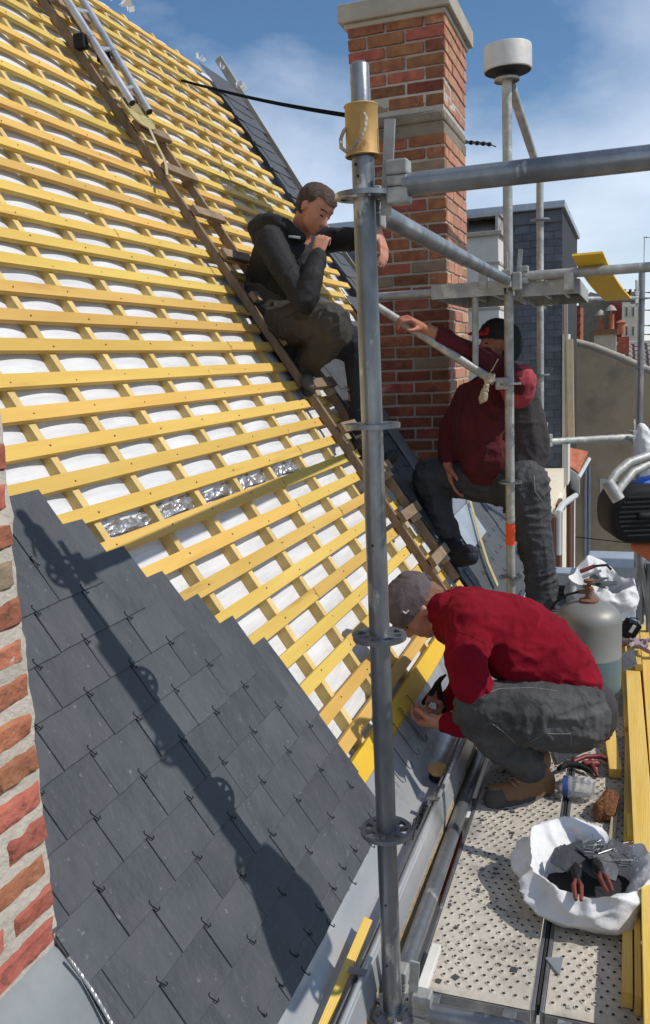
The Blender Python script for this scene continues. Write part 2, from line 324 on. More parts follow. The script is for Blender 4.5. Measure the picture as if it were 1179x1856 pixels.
# ================================================================== THE HOUSE ROOF
house = thing('house_roof', 'steep roof being re-covered: yellow battens over white insulation, grey slates at the foot', 'roof', RP(2.5, 0))
UNS = [-0.014 + 0.1115 * i for i in range(-5, 9)] + [0.992, 1.103, 1.214, 1.33, 1.443, 1.556, 1.673, 1.798, 1.918, 2.041, 2.166, 2.295, 2.43, 2.57, 2.715]
while UNS[-1] < 3.60: UNS.append(UNS[-1] + 0.142)
RIDGE = UNS[-1] + 0.075
# roof body: rafters' deck under the insulation, closed down to the wall and behind the ridge
b = MB()
pr = [RP(0, -0.70, -0.10), RP(0, RIDGE, -0.10), RP(0, RIDGE, -0.10) + V((-2.2, 0, -3.3)), V((-6.2, 0, -1.6)), V((-0.80, 0, -1.62))]
b.prism(pr, V((0, -0.6, 0)), V((0, 6.93, 0)))
b.build('roof_structure', 'old_wood', house)
# insulation sheet, quilted between the counter battens
CB = [0.20, 0.50, 0.81, 1.12, 1.43, 1.735, 2.04, 2.34, 2.635, 2.945, 3.28, 3.645, 4.03, 4.40, 4.80, 5.17, 5.53, 5.9, 6.26]
def cell(Y):
    for i in range(len(CB) - 1):
        if CB[i] <= Y < CB[i + 1]: return (Y - CB[i]) / (CB[i + 1] - CB[i]), i
    return 0.0, -1
b = MB(); ny, nv = 330, 170; Y0, Y1, v0, v1 = -0.5, 6.9, -0.74, RIDGE - 0.02
for j in range(nv + 1):
    v = v0 + (v1 - v0) * j / nv
    for i in range(ny + 1):
        Y = Y0 + (Y1 - Y0) * i / ny; t, ci = cell(Y)
        amp = 0.026 if v > 0.42 else 0.007
        bul = (max(0, math.sin(math.pi * t))) ** 0.55 * amp
        nn = noise.noise(V((Y * 7, v * 9, ci * 3.1))) * 0.004 + noise.noise(V((Y * 3 + 8, v * 34, ci))) * 0.0028
        per = 0.002 * math.sin(2 * math.pi * (v - 0.03) / 0.115) if v > 0.42 else 0
        b.v.append(RP(Y, v, -0.061 + bul + (nn + per) * (1 if t > 0.08 and t < 0.92 else 0.2)))
for j in range(nv):
    for i in range(ny):
        a = j * (ny + 1) + i; b.f.append((a, a + 1, a + ny + 2, a + ny + 1))
b.build('insulation_sheet', 'insulation', house, smooth=60)
# foil joint strip
b = MB(); ny, nv = 190, 6
for j in range(nv + 1):
    for i in range(ny + 1):
        Y = 1.7 + 1.95 * i / ny; t, ci = cell(Y)
        v = 0.382 + 0.050 * j / nv + 0.012 * noise.noise(V((Y * 6, 0, 3)))
        b.v.append(RP(Y, v, -0.046 + 0.010 * math.sin(math.pi * t) + 0.016 * noise.noise(V((Y * 18, v * 60, 1))) + 0.008 * noise.noise(V((Y * 40, v * 90, 5)))))
for j in range(nv):
    for i in range(ny):
        a = j * (ny + 1) + i; b.f.append((a, a + 1, a + ny + 2, a + ny + 1))
b.build('foil_strip', 'foil', house)
for Y in CB:                                     # counter battens up the slope
    b = MB(); hi = RIDGE - 0.03
    w = 0.031
    b.bar(RP(Y, -0.62, -0.0385), RP(Y + random.uniform(-.006, .006), hi, -0.0385), w, 0.040, RN)
    b.build('counter_batten', 'counter', house)
def bat(v, Ya, Yb, w=0.0455, t=0.018, m='batten', hh=0.0):
    b = MB(); b.bar(RP(Ya, v + w / 2, hh - t / 2), RP(Yb, v + w / 2 + random.uniform(-.0015, .0015), hh - t / 2), t, w, RS) if False else None
    d1 = random.uniform(-0.002, 0.002); d2 = random.uniform(-0.002, 0.002)
    P = []
    for Y, d in ((Ya, d1), (Yb, d2)):
        for (vv, h) in ((v, -t), (v + w, -t), (v + w, 0), (v, 0)): P.append(RP(Y, vv + d, h + hh))
    b.add(P, [(3, 2, 1, 0), (4, 5, 6, 7), (0, 1, 5, 4), (1, 2, 6, 5), (2, 3, 7, 6), (3, 0, 4, 7)])
    return b.build('batten', m, house)
def right_end(v):
    if v < 0.95: return 4.56 + 0.05 * ((int(v * 30)) % 3 - 1)
    if v < 1.25: return 5.55
    if v < 1.5: return 6.15
    return 6.47 + 0.02 * ((int(v * 40)) % 3)
nails = MB()
for k, v in enumerate(UNS):
    vb = v + (0.018 * v / 1.38 if v > 0.95 else 0)
    if vb > RIDGE - 0.07: continue
    yl = -0.4 if v > 0.62 else 1.15 + (0.45 - v) * 0.0
    if v < -0.63: continue
    rng = random.Random(k * 13 + 5)
    ye = right_end(v); y = yl - rng.uniform(0, 1.0) if v > 0.62 else yl
    first = True
    while y < ye:
        tgt = y + rng.uniform(1.6, 3.0)
        nx = min([c for c in CB if c > tgt] + [ye])
        if ye - nx < 0.5: nx = ye
        nx = min(nx, ye)
        w = 0.0455 + rng.uniform(-.001, .001)
        bat(vb, y + (0.0015 if not first else 0), nx - 0.0015, w=w, hh=rng.uniform(-0.002, 0.001))
        y = nx; first = False
    for c in CB:                                 # nail heads
        if c < ye:
            p = RP(c + rng.uniform(-.012, .012), vb + 0.020 + rng.uniform(-.009, .009), 0.0012)
            nails.lathe([(0.0, 0.0012), (0.0028, 0.0009), (0.0030, -0.002)], p, 6, RN)
nails.build('nail_heads', 'rust', house, kind='stuff')
b = MB()                                         # wide eaves board
for Y0_, Y1_ in ((1.2, 3.30), (3.305, 4.6)):
    P = []
    for Y in (Y0_, Y1_):
        for (vv, h) in ((-0.722, -0.03), (-0.60, -0.024), (-0.60, 0.0), (-0.722, -0.002)): P.append(RP(Y, vv, h))
    b = MB(); b.add(P, [(3, 2, 1, 0), (4, 5, 6, 7), (0, 1, 5, 4), (1, 2, 6, 5), (2, 3, 7, 6), (3, 0, 4, 7)])
    b.build('eaves_board', 'board_yellow', house, bevel=0.001)
# ------------------------------------------------------------------ slates
SW, SLN, TT = 0.187, 0.30, 0.0042
def slate_mesh(seed, w=SW, name='slate', m='slate', near=True):
    r = random.Random(seed); n = 7 if near else 3
    vs = []
    top = [(-w / 2 + 0.0012 + (0 if r.random() < .5 else .004), SLN - r.uniform(0, .004)), (w / 2 - 0.0012 - (0 if r.random() < .5 else .006), SLN - r.uniform(0, .004))]
    bot = []
    for i in range(n):
        x = -w / 2 + 0.0012 + (w - 0.0024) * i / (n - 1)
        bot.append((x, r.uniform(-0.0009, 0.0009)))
    ml = [(-w / 2 + 0.0012 + r.uniform(0, .0012), 0.10), (-w / 2 + 0.0012 + r.uniform(0, .0012), 0.2)]
    mr = [(w / 2 - 0.0012 - r.uniform(0, .0012), 0.2), (w / 2 - 0.0012 - r.uniform(0, .0012), 0.10)]
    out = ml[::-1][::-1]
    poly = bot[::-1]                             # from right to left along the bottom
    poly = [bot[i] for i in range(n)] + mr[::-1][:] [::1][::-1][::-1] + [top[1], top[0]] + ml[::-1]
    mb = MB()
    def H(y): return 0.0128 * (1 - y / SLN)
    N_ = len(poly)
    e = 0.0016
    low = [V((x, y, H(y))) for x, y in poly]; hi_ = [V((x, y, H(y) + TT - 0.0012)) for x, y in poly]
    cx, cy = 0, SLN / 2
    ins = [V((x - e * (1 if x > cx else -1), y + (e if y < 0.02 else (-e if y > SLN - 0.02 else 0)), H(y) + TT)) for x, y in poly]
    mb.v = low + hi_ + ins
    mb.f = [tuple(range(N_))[::-1], tuple(range(2 * N_, 3 * N_))]
    for i in range(N_):
        j = (i + 1) % N_
        mb.f.append((i, j, N_ + j, N_ + i)); mb.f.append((N_ + i, N_ + j, 2 * N_ + j, 2 * N_ + i))
    return mb.mesh(name, m)
SLM = [slate_mesh(i) for i in range(8)]
SLMF = [slate_mesh(i, near=False) for i in range(5)]
SLH = [slate_mesh(40 + i, w=SW / 2, near=False) for i in range(3)]
def hook_mesh():
    mb = MB()
    pts = [(-0.004, 0.015, 0.0178), (0.001, 0.0155, 0.0185), (0.003, 0.010, 0.0188), (0.000, 0.002, 0.0192), (-0.0035, -0.005, 0.020), (-0.0045, -0.010, 0.0215), (-0.009, -0.0115, 0.0215), (-0.0105, -0.006, 0.0225)]
    mb.tube(pts, 0.0015, 5); return mb.mesh('hook', 'hook', smooth=60)
HKM = hook_mesh()
def place(me, name, Y, v, h=0.0, rz=0.0, kind=None, par=None, sx=1.0):
    par = par or house
    o = bpy.data.objects.new(name, me); COL.objects.link(o); o.parent = par
    p = RP(Y, v, h)
    R = RROT @ Matrix.Rotation(rz, 3, 'Z')
    M = (R @ Matrix.Diagonal((sx, 1, 1))).to_4x4(); M.translation = p - wloc(par); o.matrix_basis = M
    if kind: o['kind'] = kind
    return o
slots = []                                       # (Y, v_bottom, half?, near)
G = 0.1115; Ya = 1.773; rng = random.Random(3)
BR = {}
for k in range(-1, 11):                          # rows at the foot of the near slope
    vb = 0.262 - G * (k + 1) + 0.0
    if k == 10: vb = -0.778 + 0.0
    if k >= 9: vb = [None] * 0 or (-0.745 if k == 9 else -0.790)
    i = k + 1
    rc = min(Ya + 0.0935 * i, 2.335)
    if i >= 7: rc = Ya + 0.0935 * (6 if i % 2 == 0 else 5)
    c = rc
    while c > 1.08:
        if vb > -0.335 or c - 0.0935 > 1.165: slots.append((c, vb, False, True))
        elif c + 0.0935 > 1.20: slots.append(((1.166 + c + 0.0935) / 2, vb, (c + 0.0935 - 1.166) / 0.0935, True))
        c -= 0.187
    if i >= 7 and i % 2 == 1: slots.append((Ya + 0.0935 * 6.5 , vb, True, True))
cnt = 0; rest = MB()
# right-hand field, round the chimney
far = []
Lb = lambda v: 4.62 if v < 0.9 else (5.6 if v < 1.2 else (6.2 if v < 1.45 else 6.5))
r_ = 0
v = -1.06
while v < RIDGE - 0.25:
    off = 0.0935 if r_ % 2 else 0.0
    c = 4.60 + off
    while c < 6.88 + 0.27 * max(0, v - 2.4) / 1.3:
        edge = Lb(v + 0.15)
        ok = c - 0.09 > edge - 0.02
        if 5.13 < c < 5.95 and -0.40 < v < 0.75: ok = False      # the chimney stands here
        if v < -0.80 and c < 4.95: ok = False
        if ok: far.append((c, v))
        c += 0.187
    v += 0.1115 if v < 1.0 else 0.125; r_ += 1
far.sort(key=lambda a: (a[0] > 5.9) + (a[1] > 0.8) * 0.5)
budget = 296 - len(slots)
for (c, vb, half, near) in slots:
    me = (SLH if half else SLM)[rng.randrange(3 if half else 8)]
    place(me, 'slate', c + rng.uniform(-.001, .001), vb + rng.uniform(-.0016, .0016), 0.002, rng.uniform(-.004, .004), sx=float(half) if half else 1.0)
for q, (c, vb) in enumerate(far):
    if q < budget: place(SLMF[rng.randrange(5)], 'slate', c, vb + rng.uniform(-.002, .002), 0.0, rng.uniform(-.006, .006))
    else:
        me = SLMF[rng.randrange(5)]; R = RROT
        rest.add([R @ x.co + RP(c, vb, 0) for x in me.vertices], [tuple(p.vertices) for p in me.polygons])
if rest.v: rest.build('slates', 'slate', house, kind='stuff')
# hooks: at the foot of every slate, and the ones set ready at the top of the staircase
hk = []
for (c, vb, half, near) in slots:
    if not half: hk.append((c, vb))
for i in range(-2, 8):
    hk.append((Ya + 0.0935 * (i), 0.262 + G * (0 - i) + (0 if True else 0)))
hs_ = {}
for (c, vb) in hk:
    key = (round(c, 2), round(vb, 2))
    if key in hs_: continue
    hs_[key] = 1
    if 1.2 < c < 2.38: place(HKM, 'slate_hook', c + rng.uniform(-.003, .003), vb, 0.0, rng.uniform(-.15, .15))
fh = MB()
for (c, vb) in far:
    if vb < 0.8:
        fh.add([RROT @ (x.co) + RP(c, vb, 0) for x in HKM.vertices], [tuple(p.vertices) for p in HKM.polygons])
fh.build('distant_slate_hooks', 'hook', house, kind='stuff')
# verge board at the far end, with torn membrane
b = MB()
for va, vc in ((-1.0, 2.4), (2.4, RIDGE + 0.28)):
    P = []
    for v in (va, vc):
        for (Y, h) in ((6.965, -0.03), (6.985, -0.03), (6.985, 0.035), (6.965, 0.035)): P.append(RP(Y + (0.27 * max(0, v - 2.4) / 1.3), v, h))
    b.add(P, [(3, 2, 1, 0), (4, 5, 6, 7), (0, 1, 5, 4), (1, 2, 6, 5), (2, 3, 7, 6), (3, 0, 4, 7)])
b.build('verge_board', 'concrete', house)
b = MB()
for k, (Y, v, s) in enumerate([(5.15, RIDGE, .07), (5.3, RIDGE + .01, .05), (5.55, RIDGE, .035), (5.42, RIDGE, .06), (6.6, RIDGE, .03), (7.25, 3.72, .06), (7.2, 3.9, .03)]):
    for q in range(4):
        a = RP(Y + random.uniform(-.07, .07), v - .02, 0.01); c1 = a + V((random.uniform(-s, s) * .7, random.uniform(-s, s), s * random.uniform(.6, 1.5)))
        c2 = a + V((random.uniform(-s, s), random.uniform(-s, s) * 1.5, s * .3)); b.add([a, c1, c2, (c1 + c2) / 2 + V((.02, 0, .02))], [(0, 1, 3), (0, 3, 2)])
b.build('torn_membrane', 'tyvek', house)
# ridge membrane strip just under the top batten
# ------------------------------------------------------------------ zinc gutter and eaves
gut = thing('zinc_gutter', 'bent zinc box gutter with rolled rim running under the slates, full of reflections', 'gutter', (-0.66, 2.5, -1.5))
prof = [(-0.775, -1.325), (-0.735, -1.395), (-0.702, -1.455), (-0.672, -1.498), (-0.640, -1.508), (-0.612, -1.505), (-0.596, -1.488), (-0.590, -1.455)]
b = MB(); ys = [-0.3 + 0.08 * i for i in range(74)]
for Y in ys:
    for k, (x, z) in enumerate(prof): b.v.append(V((x + 0.0015 * noise.noise(V((Y * 3, k, 0))), Y, z + 0.003 * noise.noise(V((Y * 2.2, k * .7, 4))))))
m_ = len(prof)
for i in range(len(ys) - 1):
    for k in range(m_ - 1): a = i * m_ + k; b.f.append((a, a + 1, a + 1 + m_, a + m_))
b.build('trough', 'zinc', gut, smooth=60)
b = MB(); b.tube([(-0.584, Y, -1.452) for Y in (-0.3, 5.54)], 0.0075, 10); b.build('rolled_rim', 'zinc', gut, smooth=60)
b = MB(); P = [(-0.585, 0, -1.460), (-0.578, 0, -1.470), (-0.568, 0, -1.540), (-0.572, 0, -1.542), (-0.585, 0, -1.475)]
b.prism(P, V((0, -0.3, 0)), V((0, 5.54, 0))); b.build('front_apron', 'zinc', gut)
for Y in (1.76, 2.62, 3.5, 4.3):
    b = MB(); b.bar((-0.618, Y, -1.442), (-0.575, Y, -1.442), 0.022, 0.003); b.tube([(-0.604, Y, -1.446), (-0.604, Y, -1.468)], 0.009, 10); b.build('rim_clip', 'galv', gut)
b = MB(); b.tube([(-0.604, -0.2, -1.462), (-0.604, 3.0, -1.462), (-0.604, 5.4, -1.462)], 0.0050, 8)
b.build('gutter_rod', 'galv', gut, smooth=60)
# facade under the gutter
fac = thing('house_facade', 'rough grey facade of the house below the gutter, with red brick panel', 'facade', (-0.62, 2.5, -6))
b = MB(); b.box((-0.68, 2.9, -1.60), (0.220, 7.0, 0.11)); b.build('cornice', 'moss_stone', fac, bevel=0.004)
b = MB(); b.box((-0.86, 2.9, -7.33), (0.50, 7.0, 11.34)); b.build('wall', 'facade', fac)
BP0 = 2.84
for r in range(5):
    z = -1.90 - r * 0.069
    for q in range(2):
        c = BP0 + q * 0.225 + (0.11 if r % 2 else 0)
        b = MB(); b.box((-0.606, c, z), (0.016, 0.213, 0.060), j=0.001); b.build('brick', 'brick_red_dark', fac)
b = MB(); b.box((-0.588, 4.6, -1.70), (0.03, 3.2, 0.06)); b.build('stone_ledge', 'paint_white', fac)
# ================================================================== BRICK CHIMNEYS
def jbrick(b, lo, hi, j=0.0022):
    lo, hi = V(lo), V(hi); c = (lo + hi) / 2; s = hi - lo
    vs = []
    for x in (lo.x, hi.x):
        for y in (lo.y, hi.y):
            for z in (lo.z, hi.z): vs.append(V((x + random.uniform(-j, j), y + random.uniform(-j, j), z + random.uniform(-j, j))))
    return b.add(vs, [(0, 1, 3, 2), (4, 6, 7, 5), (0, 4, 5, 1), (2, 3, 7, 6), (0, 2, 6, 4), (1, 5, 7, 3)])
CX0, CX1, CY0, CY1 = -1.562, -1.02, 5.20, 5.87
chim = thing('brick_chimney', 'tall red brick chimney with stone cap rising behind the scaffold post', 'chimney', (-1.29, 5.5, -0.9))
b = MB()
b.box(((CX0 + CX1) / 2, (CY0 + CY1) / 2, 0.17), (CX1 - CX0 - .006, CY1 - CY0 - .006, 2.66)); b.build('mortar_core', 'mortar', chim)
b = MB(); b.box(((CX0 + CX1) / 2, (CY0 + CY1) / 2, 1.69), (CX1 - CX0 + .006, CY1 - CY0 + .006, 0.50)); b.build('mortar_core', 'mortar', chim)
rr = random.Random(11)
def bmat():
    q = rr.random(); return 'brick' if q < 0.90 else ('brick_buff' if q < 0.94 else 'brick')
nrow = 0; z = -1.05
while z < 1.88:
    out = 0.0
    if z > 1.56: out = 0.008
    if z > 1.66: out = 0.012
    if 1.245 < z + 0.03 < 1.425: z += 0.0735; nrow += 1; continue
    h = 0.058
    # front face (towards the viewer)
    x = CX0 - out + 0.004
    pat = [0.213, 0.213, 0.102] if nrow % 2 else [0.102, 0.213, 0.213]
    span = (CX1 - CX0 + 2 * out - .008); sc = span / (sum(pat) + 2 * 0.013)
    if z > -1.0:
        for w in pat:
            w2 = w * sc
            if x + w2 > CX1 + out - 0.02: hi_x = CX1 + out + 0.003
            else: hi_x = x + w2
            zr = (RD - RN.x * hi_x) / RN.z
            if z + h > zr - 0.05:
                b = MB(); jbrick(b, (x, CY0 - out - 0.006 + rr.uniform(-.002, .002), z + rr.uniform(-.002, .002)), (hi_x, CY0 - out + 0.022, z + h + rr.uniform(-.003, .002)))
                b.build('brick', bmat(), chim, bevel=0.004)
            x += w2 + 0.013 * sc
        # right face, in the paler brick with sunlight put into its colour
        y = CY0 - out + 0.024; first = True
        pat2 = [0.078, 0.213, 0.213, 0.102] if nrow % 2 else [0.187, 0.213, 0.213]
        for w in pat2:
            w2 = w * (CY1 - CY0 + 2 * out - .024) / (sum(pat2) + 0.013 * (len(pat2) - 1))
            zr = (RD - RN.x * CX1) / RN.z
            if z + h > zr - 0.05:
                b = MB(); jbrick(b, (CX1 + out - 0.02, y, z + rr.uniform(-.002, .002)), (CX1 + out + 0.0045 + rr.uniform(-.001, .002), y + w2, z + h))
                b.build('brick', 'brick_sunlit', chim, bevel=0.003)
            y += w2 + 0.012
    z += 0.0705; nrow += 1
# stone band, dark joint and cap
b = MB(); jbrick(b, (CX0 - .006, CY0 - .008, 1.258), (CX1 + .006, CY1 + .006, 1.328), .004); b.build('stone_band', 'stone', chim, bevel=0.008)
b = MB(); jbrick(b, (CX0 - .012, CY0 - .016, 1.330), (CX1 + .010, CY1 + .010, 1.398), .007); b.build('stone_band', 'stone', chim, bevel=0.014)
b = MB(); b.box(((CX0 + CX1) / 2, (CY0 + CY1) / 2, 1.905), (CX1 - CX0 + .06, CY1 - CY0 + .06, 0.03)); b.build('cap_moulding', 'concrete', chim, bevel=0.01)
b = MB(); b.box(((CX0 + CX1) / 2, (CY0 + CY1) / 2, 1.970), (CX1 - CX0 + .11, CY1 - CY0 + .11, 0.10)); b.build('stone_cap', 'concrete', chim, bevel=0.006)
b = MB(); b.box(((CX0 + CX1) / 2 - .02, (CY0 + CY1) / 2, 2.12), (0.26, 0.26, 0.196)); b.build('flue_pot', 'pot', chim, bevel=0.01)
# lead and zinc flashings at its foot
b = MB()
def rq(b, Y0, Y1, v0, v1, h, t=0.004):
    P = []
    for hh in (h, h + t):
        P += [RP(Y0, v0, hh), RP(Y1, v0, hh), RP(Y1, v1, hh), RP(Y0, v1, hh)]
    return b.add(P, [(0, 1, 2, 3), (7, 6, 5, 4), (0, 4, 5, 1), (1, 5, 6, 2), (2, 6, 7, 3), (3, 7, 4, 0)])
rq(b, 5.02, 5.60, -0.47, -0.245, 0.020); b.build('lead_apron', 'zinc_lead', chim)
b = MB(); b.box((CX1 + 0.011, 5.53, -0.925), (0.006, 0.74, 0.20)); b.build('flashing_upstand', 'zinc_lead', chim)
for v in np.arange(-0.15, 0.70, 0.15):
    b = MB(); rq(b, 4.99, 5.19, float(v), float(v) + 0.17, 0.016 + 0.004 * (v > 0)); b.build('lead_soaker', 'zinc_dull', chim)
# ------------------------------------------------------------------ near chimney stack at the left edge
NX = -0.975; NYF = 1.175
nch = thing('brick_chimney_near', 'weathered sunlit brick stack with thick pale mortar at the left edge', 'chimney', (-1.3, 0.8, -1.0))
b = MB(); b.box((-1.35, 0.60, 0.02), (0.742, 1.143, 2.08)); b.build('mortar_core', 'mortar_pale', nch, bevel=0.003)
# rough mortar skin with pitted, uneven surface
b = MB(); ny, nz = 110, 190; ya, za, zb = 0.35, -1.03, 0.35
for j in range(nz + 1):
    z = za + (zb - za) * j / nz
    for i in range(ny + 1):
        y = ya + (NYF - 0.0 - ya) * i / ny
        d = 0.005 * noise.noise(V((y * 14, z * 14, 1))) + 0.0014 * noise.noise(V((y * 60, z * 60, 7)))
        yy = y + (0.006 * noise.noise(V((z * 20, 3, 3))) + 0.004 * noise.noise(V((z * 50, 3, 3))) if i == ny else 0)
        b.v.append(V((NX - 0.002 + d, yy, z)))
for j in range(nz):
    for i in range(ny): a = j * (ny + 1) + i; b.f.append((a, a + 1, a + ny + 2, a + ny + 1))
b.build('mortar_skin', 'mortar_pale', nch, smooth=60)
rr = random.Random(5)
def rough_brick(lo, hi, m, amp=0.0025):
    # face towards +X (and its +Y end) as a worn grid
    mb = MB(); lo, hi = V(lo), V(hi); ny, nz = 13, 6; sd = rr.uniform(0, 99)
    ri = 0.010
    for j in range(nz + 1):
        for i in range(ny + 1):
            ty, tz = i / ny, j / nz
            y = lo.y + (hi.y - lo.y) * ty; z = lo.z + (hi.z - lo.z) * tz
            ed = min(ty * (hi.y - lo.y), (1 - ty) * (hi.y - lo.y), tz * (hi.z - lo.z), (1 - tz) * (hi.z - lo.z))
            dx = -max(0, (0.006 - ed)) * 0.9 + amp * noise.noise(V((y * 40, z * 40, sd)))
            if ed < 1e-6: dx -= 0.004
            y += 0.0025 * noise.noise(V((z * 22, ty * 3, sd))); z += 0.0028 * noise.noise(V((y * 11, tz * 2, sd + 9)))
            mb.v.append(V((hi.x + dx, y, z)))
    for j in range(nz):
        for i in range(ny): a = j * (ny + 1) + i; mb.f.append((a, a + 1, a + ny + 2, a + ny + 1))
    base = len(mb.v)
    ring = [i for i in range(ny + 1)] + [(j) * (ny + 1) + ny for j in range(1, nz + 1)] + [nz * (ny + 1) + i for i in range(ny - 1, -1, -1)] + [j * (ny + 1) for j in range(nz - 1, 0, -1)]
    for k in ring: p = mb.v[k].copy(); p.x = lo.x; mb.v.append(p)
    for q in range(len(ring)):
        a, c = ring[q], ring[(q + 1) % len(ring)]; mb.f.append((a, base + q, base + (q + 1) % len(ring), c))
    return mb.build('brick', m, nch, smooth=45)
z = -1.018; k = 0
while z < 0.25:
    h = 0.0500 + rr.uniform(-.0025, .0025)
    end = NYF + rr.uniform(-.002, .004)
    pat = [0.225, 0.105, 0.225, 0.225] if k % 2 == 0 else [0.108, 0.225, 0.105, 0.225]
    y = end
    for w in pat:
        if y - w < 0.30: break
        m = 'brick_light' if rr.random() < 0.8 else 'brick_buff'
        rough_brick((NX - 0.03, y - w + rr.uniform(0, .006), z + rr.uniform(-.002, .002)), (NX + rr.uniform(0.001, 0.005), y, z + h), m, 0.004)
        y -= w + 0.014 + rr.uniform(0, .005)
    z += 0.0665; k += 1
# zinc tray and braided lead rope at its foot
b = MB(); P = []
for Y in np.linspace(-0.2, 1.182, 24):
    for (x, z) in ((NX - 0.012, -1.018), (NX + 0.008, -1.032), (NX + 0.05, -1.085), (-0.86, -1.205), (-0.80, -1.30), (-0.745, -1.39)):
        b.v.append(V((x, float(Y), z + 0.002 * noise.noise(V((Y * 5, x * 9, 0))))))
for i in range(23):
    for q in range(5): a = i * 6 + q; b.f.append((a, a + 1, a + 7, a + 6))
b.build('zinc_tray', 'zinc_dull', nch, smooth=60)
for ph in (0, 2.1, 4.2):
    b = MB(); pts = []
    for i in range(260):
        t = i / 259; v = -0.345 - 0.44 * t; a = t * 150 + ph
        c = RP(1.158 + 0.004 * math.sin(t * 9), v, 0.022); pts.append(c + V((0, 1, 0)) * 0.0019 * math.cos(a) + RN * 0.0019 * math.sin(a))
    b.tube(pts, 0.0018, 5); b.build('lead_rope_strand', 'alu', nch, smooth=60)
# ================================================================== SCAFFOLD
TR = 0.0232
def rosette(z, c, par, n=28):
    mb = MB(); x, y = c; r0, r1 = 0.026, 0.061; t = 0.005
    holes = 8
    # disc with eight openings: inner ring, outer ring and spokes
    def ring(ra, rb):
        m = 32; base = len(mb.v)
        for k in range(m):
            a = 2 * math.pi * k / m
            for (r, dz) in ((ra, -t), (rb, -t), (rb, t), (ra, t)): mb.v.append(V((x + r * math.cos(a), y + r * math.sin(a), z + dz)))
        for k in range(m):
            k2 = (k + 1) % m
            for q in range(4):
                q2 = (q + 1) % 4; mb.f.append((base + k * 4 + q, base + k2 * 4 + q, base + k2 * 4 + q2, base + k * 4 + q2))
    ring(0.0235, 0.033); ring(0.050, 0.061)
    for k in range(holes):
        a = 2 * math.pi * (k + 0.5) / holes; d = V((math.cos(a), math.sin(a), 0)); wd = 0.014 if k % 2 else 0.009
        mb.bar(V((x, y, z)) + d * 0.031, V((x, y, z)) + d * 0.052, wd, 2 * t - 0.0006)
    mb.build('rosette', 'galv', par, smooth=35)
def wedge(p, d, par, dz=0.0):
    # coupling head: a claw over the disc with its wedge
    p = V(p); d = V(d).normalized(); mb = MB(); sd = d.cross(V((0, 0, 1)))
    o = p + d * 0.052
    mb.bar(o + V((0, 0, 0.008)), o + d * 0.045 + V((0, 0, 0.008)), 0.040, 0.022)
    mb.bar(o + V((0, 0, 0.034)), o + d * 0.045 + V((0, 0, 0.034)), 0.044, 0.030)
    mb.bar(o - V((0, 0, 0.020)), o + d * 0.045 - V((0, 0, 0.020)), 0.044, 0.032)
    mb.build('coupling_head', 'galv_worn', par, bevel=0.004)
    m2 = MB(); m2.bar(p + d * 0.045 + V((0, 0, -0.055)), p + d * 0.060 + V((0, 0, 0.13)), 0.006, 0.022, d); m2.build('wedge', 'galv_worn', par)
def standard(x, y, z0, z1, ros, label, spig=None, mat_='galv', lean=0.0):
    t = thing('scaffold_standard', label, 'scaffold pole', (x, y, z0), 'upright poles of the scaffold')
    mb = MB(); mb.tube([(x, y, z0), (x, y, z1)], TR, 20); mb.build('pole_tube', mat_, t, smooth=40)
    if spig:
        mb = MB(); mb.lathe([(0.0195, -0.002), (0.0195, spig - 0.006), (0.0175, spig - 0.002), (0.014, spig), (0.0, spig)], (x, y, z1), 20); mb.build('spigot', mat_, t, smooth=40)
        mb = MB()
        mb.tube([(x - 0.004, y - 0.0202, z1 + 0.080), (x - 0.004, y - 0.0188, z1 + 0.080)], 0.004, 8); mb.build('bolt_hole', 'black_matte', t)
    for r in ros: rosette(r, (x, y), t)
    return t
PX, PY = -0.524, 1.805
RZ = [0.336, -0.139, -0.614, -1.089, -1.564]
S1 = standard(PX, PY, -2.3, 0.43, RZ, 'nearest upright scaffold pole carrying the yellow can, in front of the men', 0.163)
for z in (0.395, 0.372, -0.40, -1.27, -1.43):
    q = PX + random.uniform(-.012, .006); mb = MB(); mb.tube([(q, PY - 0.0226, z), (q, PY - 0.0236, z)], 0.0032, 8); mb.build('drain_hole', 'black_matte', S1)
S2 = standard(-0.570, 4.457, -2.3, 1.295, [ 0.354, -0.146, -0.646, -1.146, -1.646], 'upright scaffold pole with red tape band and white drum on top', mat_='galv_worn')
mb = MB(); mb.tube([(-0.570, 4.457, -0.975), (-0.570, 4.457, -0.86)], TR + 0.0012, 20); mb.build('tape_band', 'orange_tape', S2, smooth=40)
mb = MB(); mb.lathe([(0.06, -0.012), (0.06, 0.0), (0.024, 0.004)], (-0.570, 4.457, 1.288), 20); mb.build('top_plate', 'galv_worn', S2)
S3 = standard(-0.565, 6.03, -2.3, 1.20, [0.854, 0.354, -0.146, -0.646, -1.146], 'slim far scaffold pole in front of the slate-clad building', mat_='galv_worn')
S4 = standard(0.075, 6.85, -2.3, 0.60, [0.354, -0.146, -0.646, -1.146], 'far right scaffold pole in front of the beige gable wall', mat_='galv')
O1 = standard(0.160, PY, -2.3, 0.50, RZ, 'outer scaffold pole beside the planks, seen by its shadow on the slates', 0.25)
O2 = standard(0.185, 4.457, -2.3, 0.50, [0.354, -0.146, -0.646, -1.146, -1.646], 'outer scaffold pole at the right end of the upper cross tube')
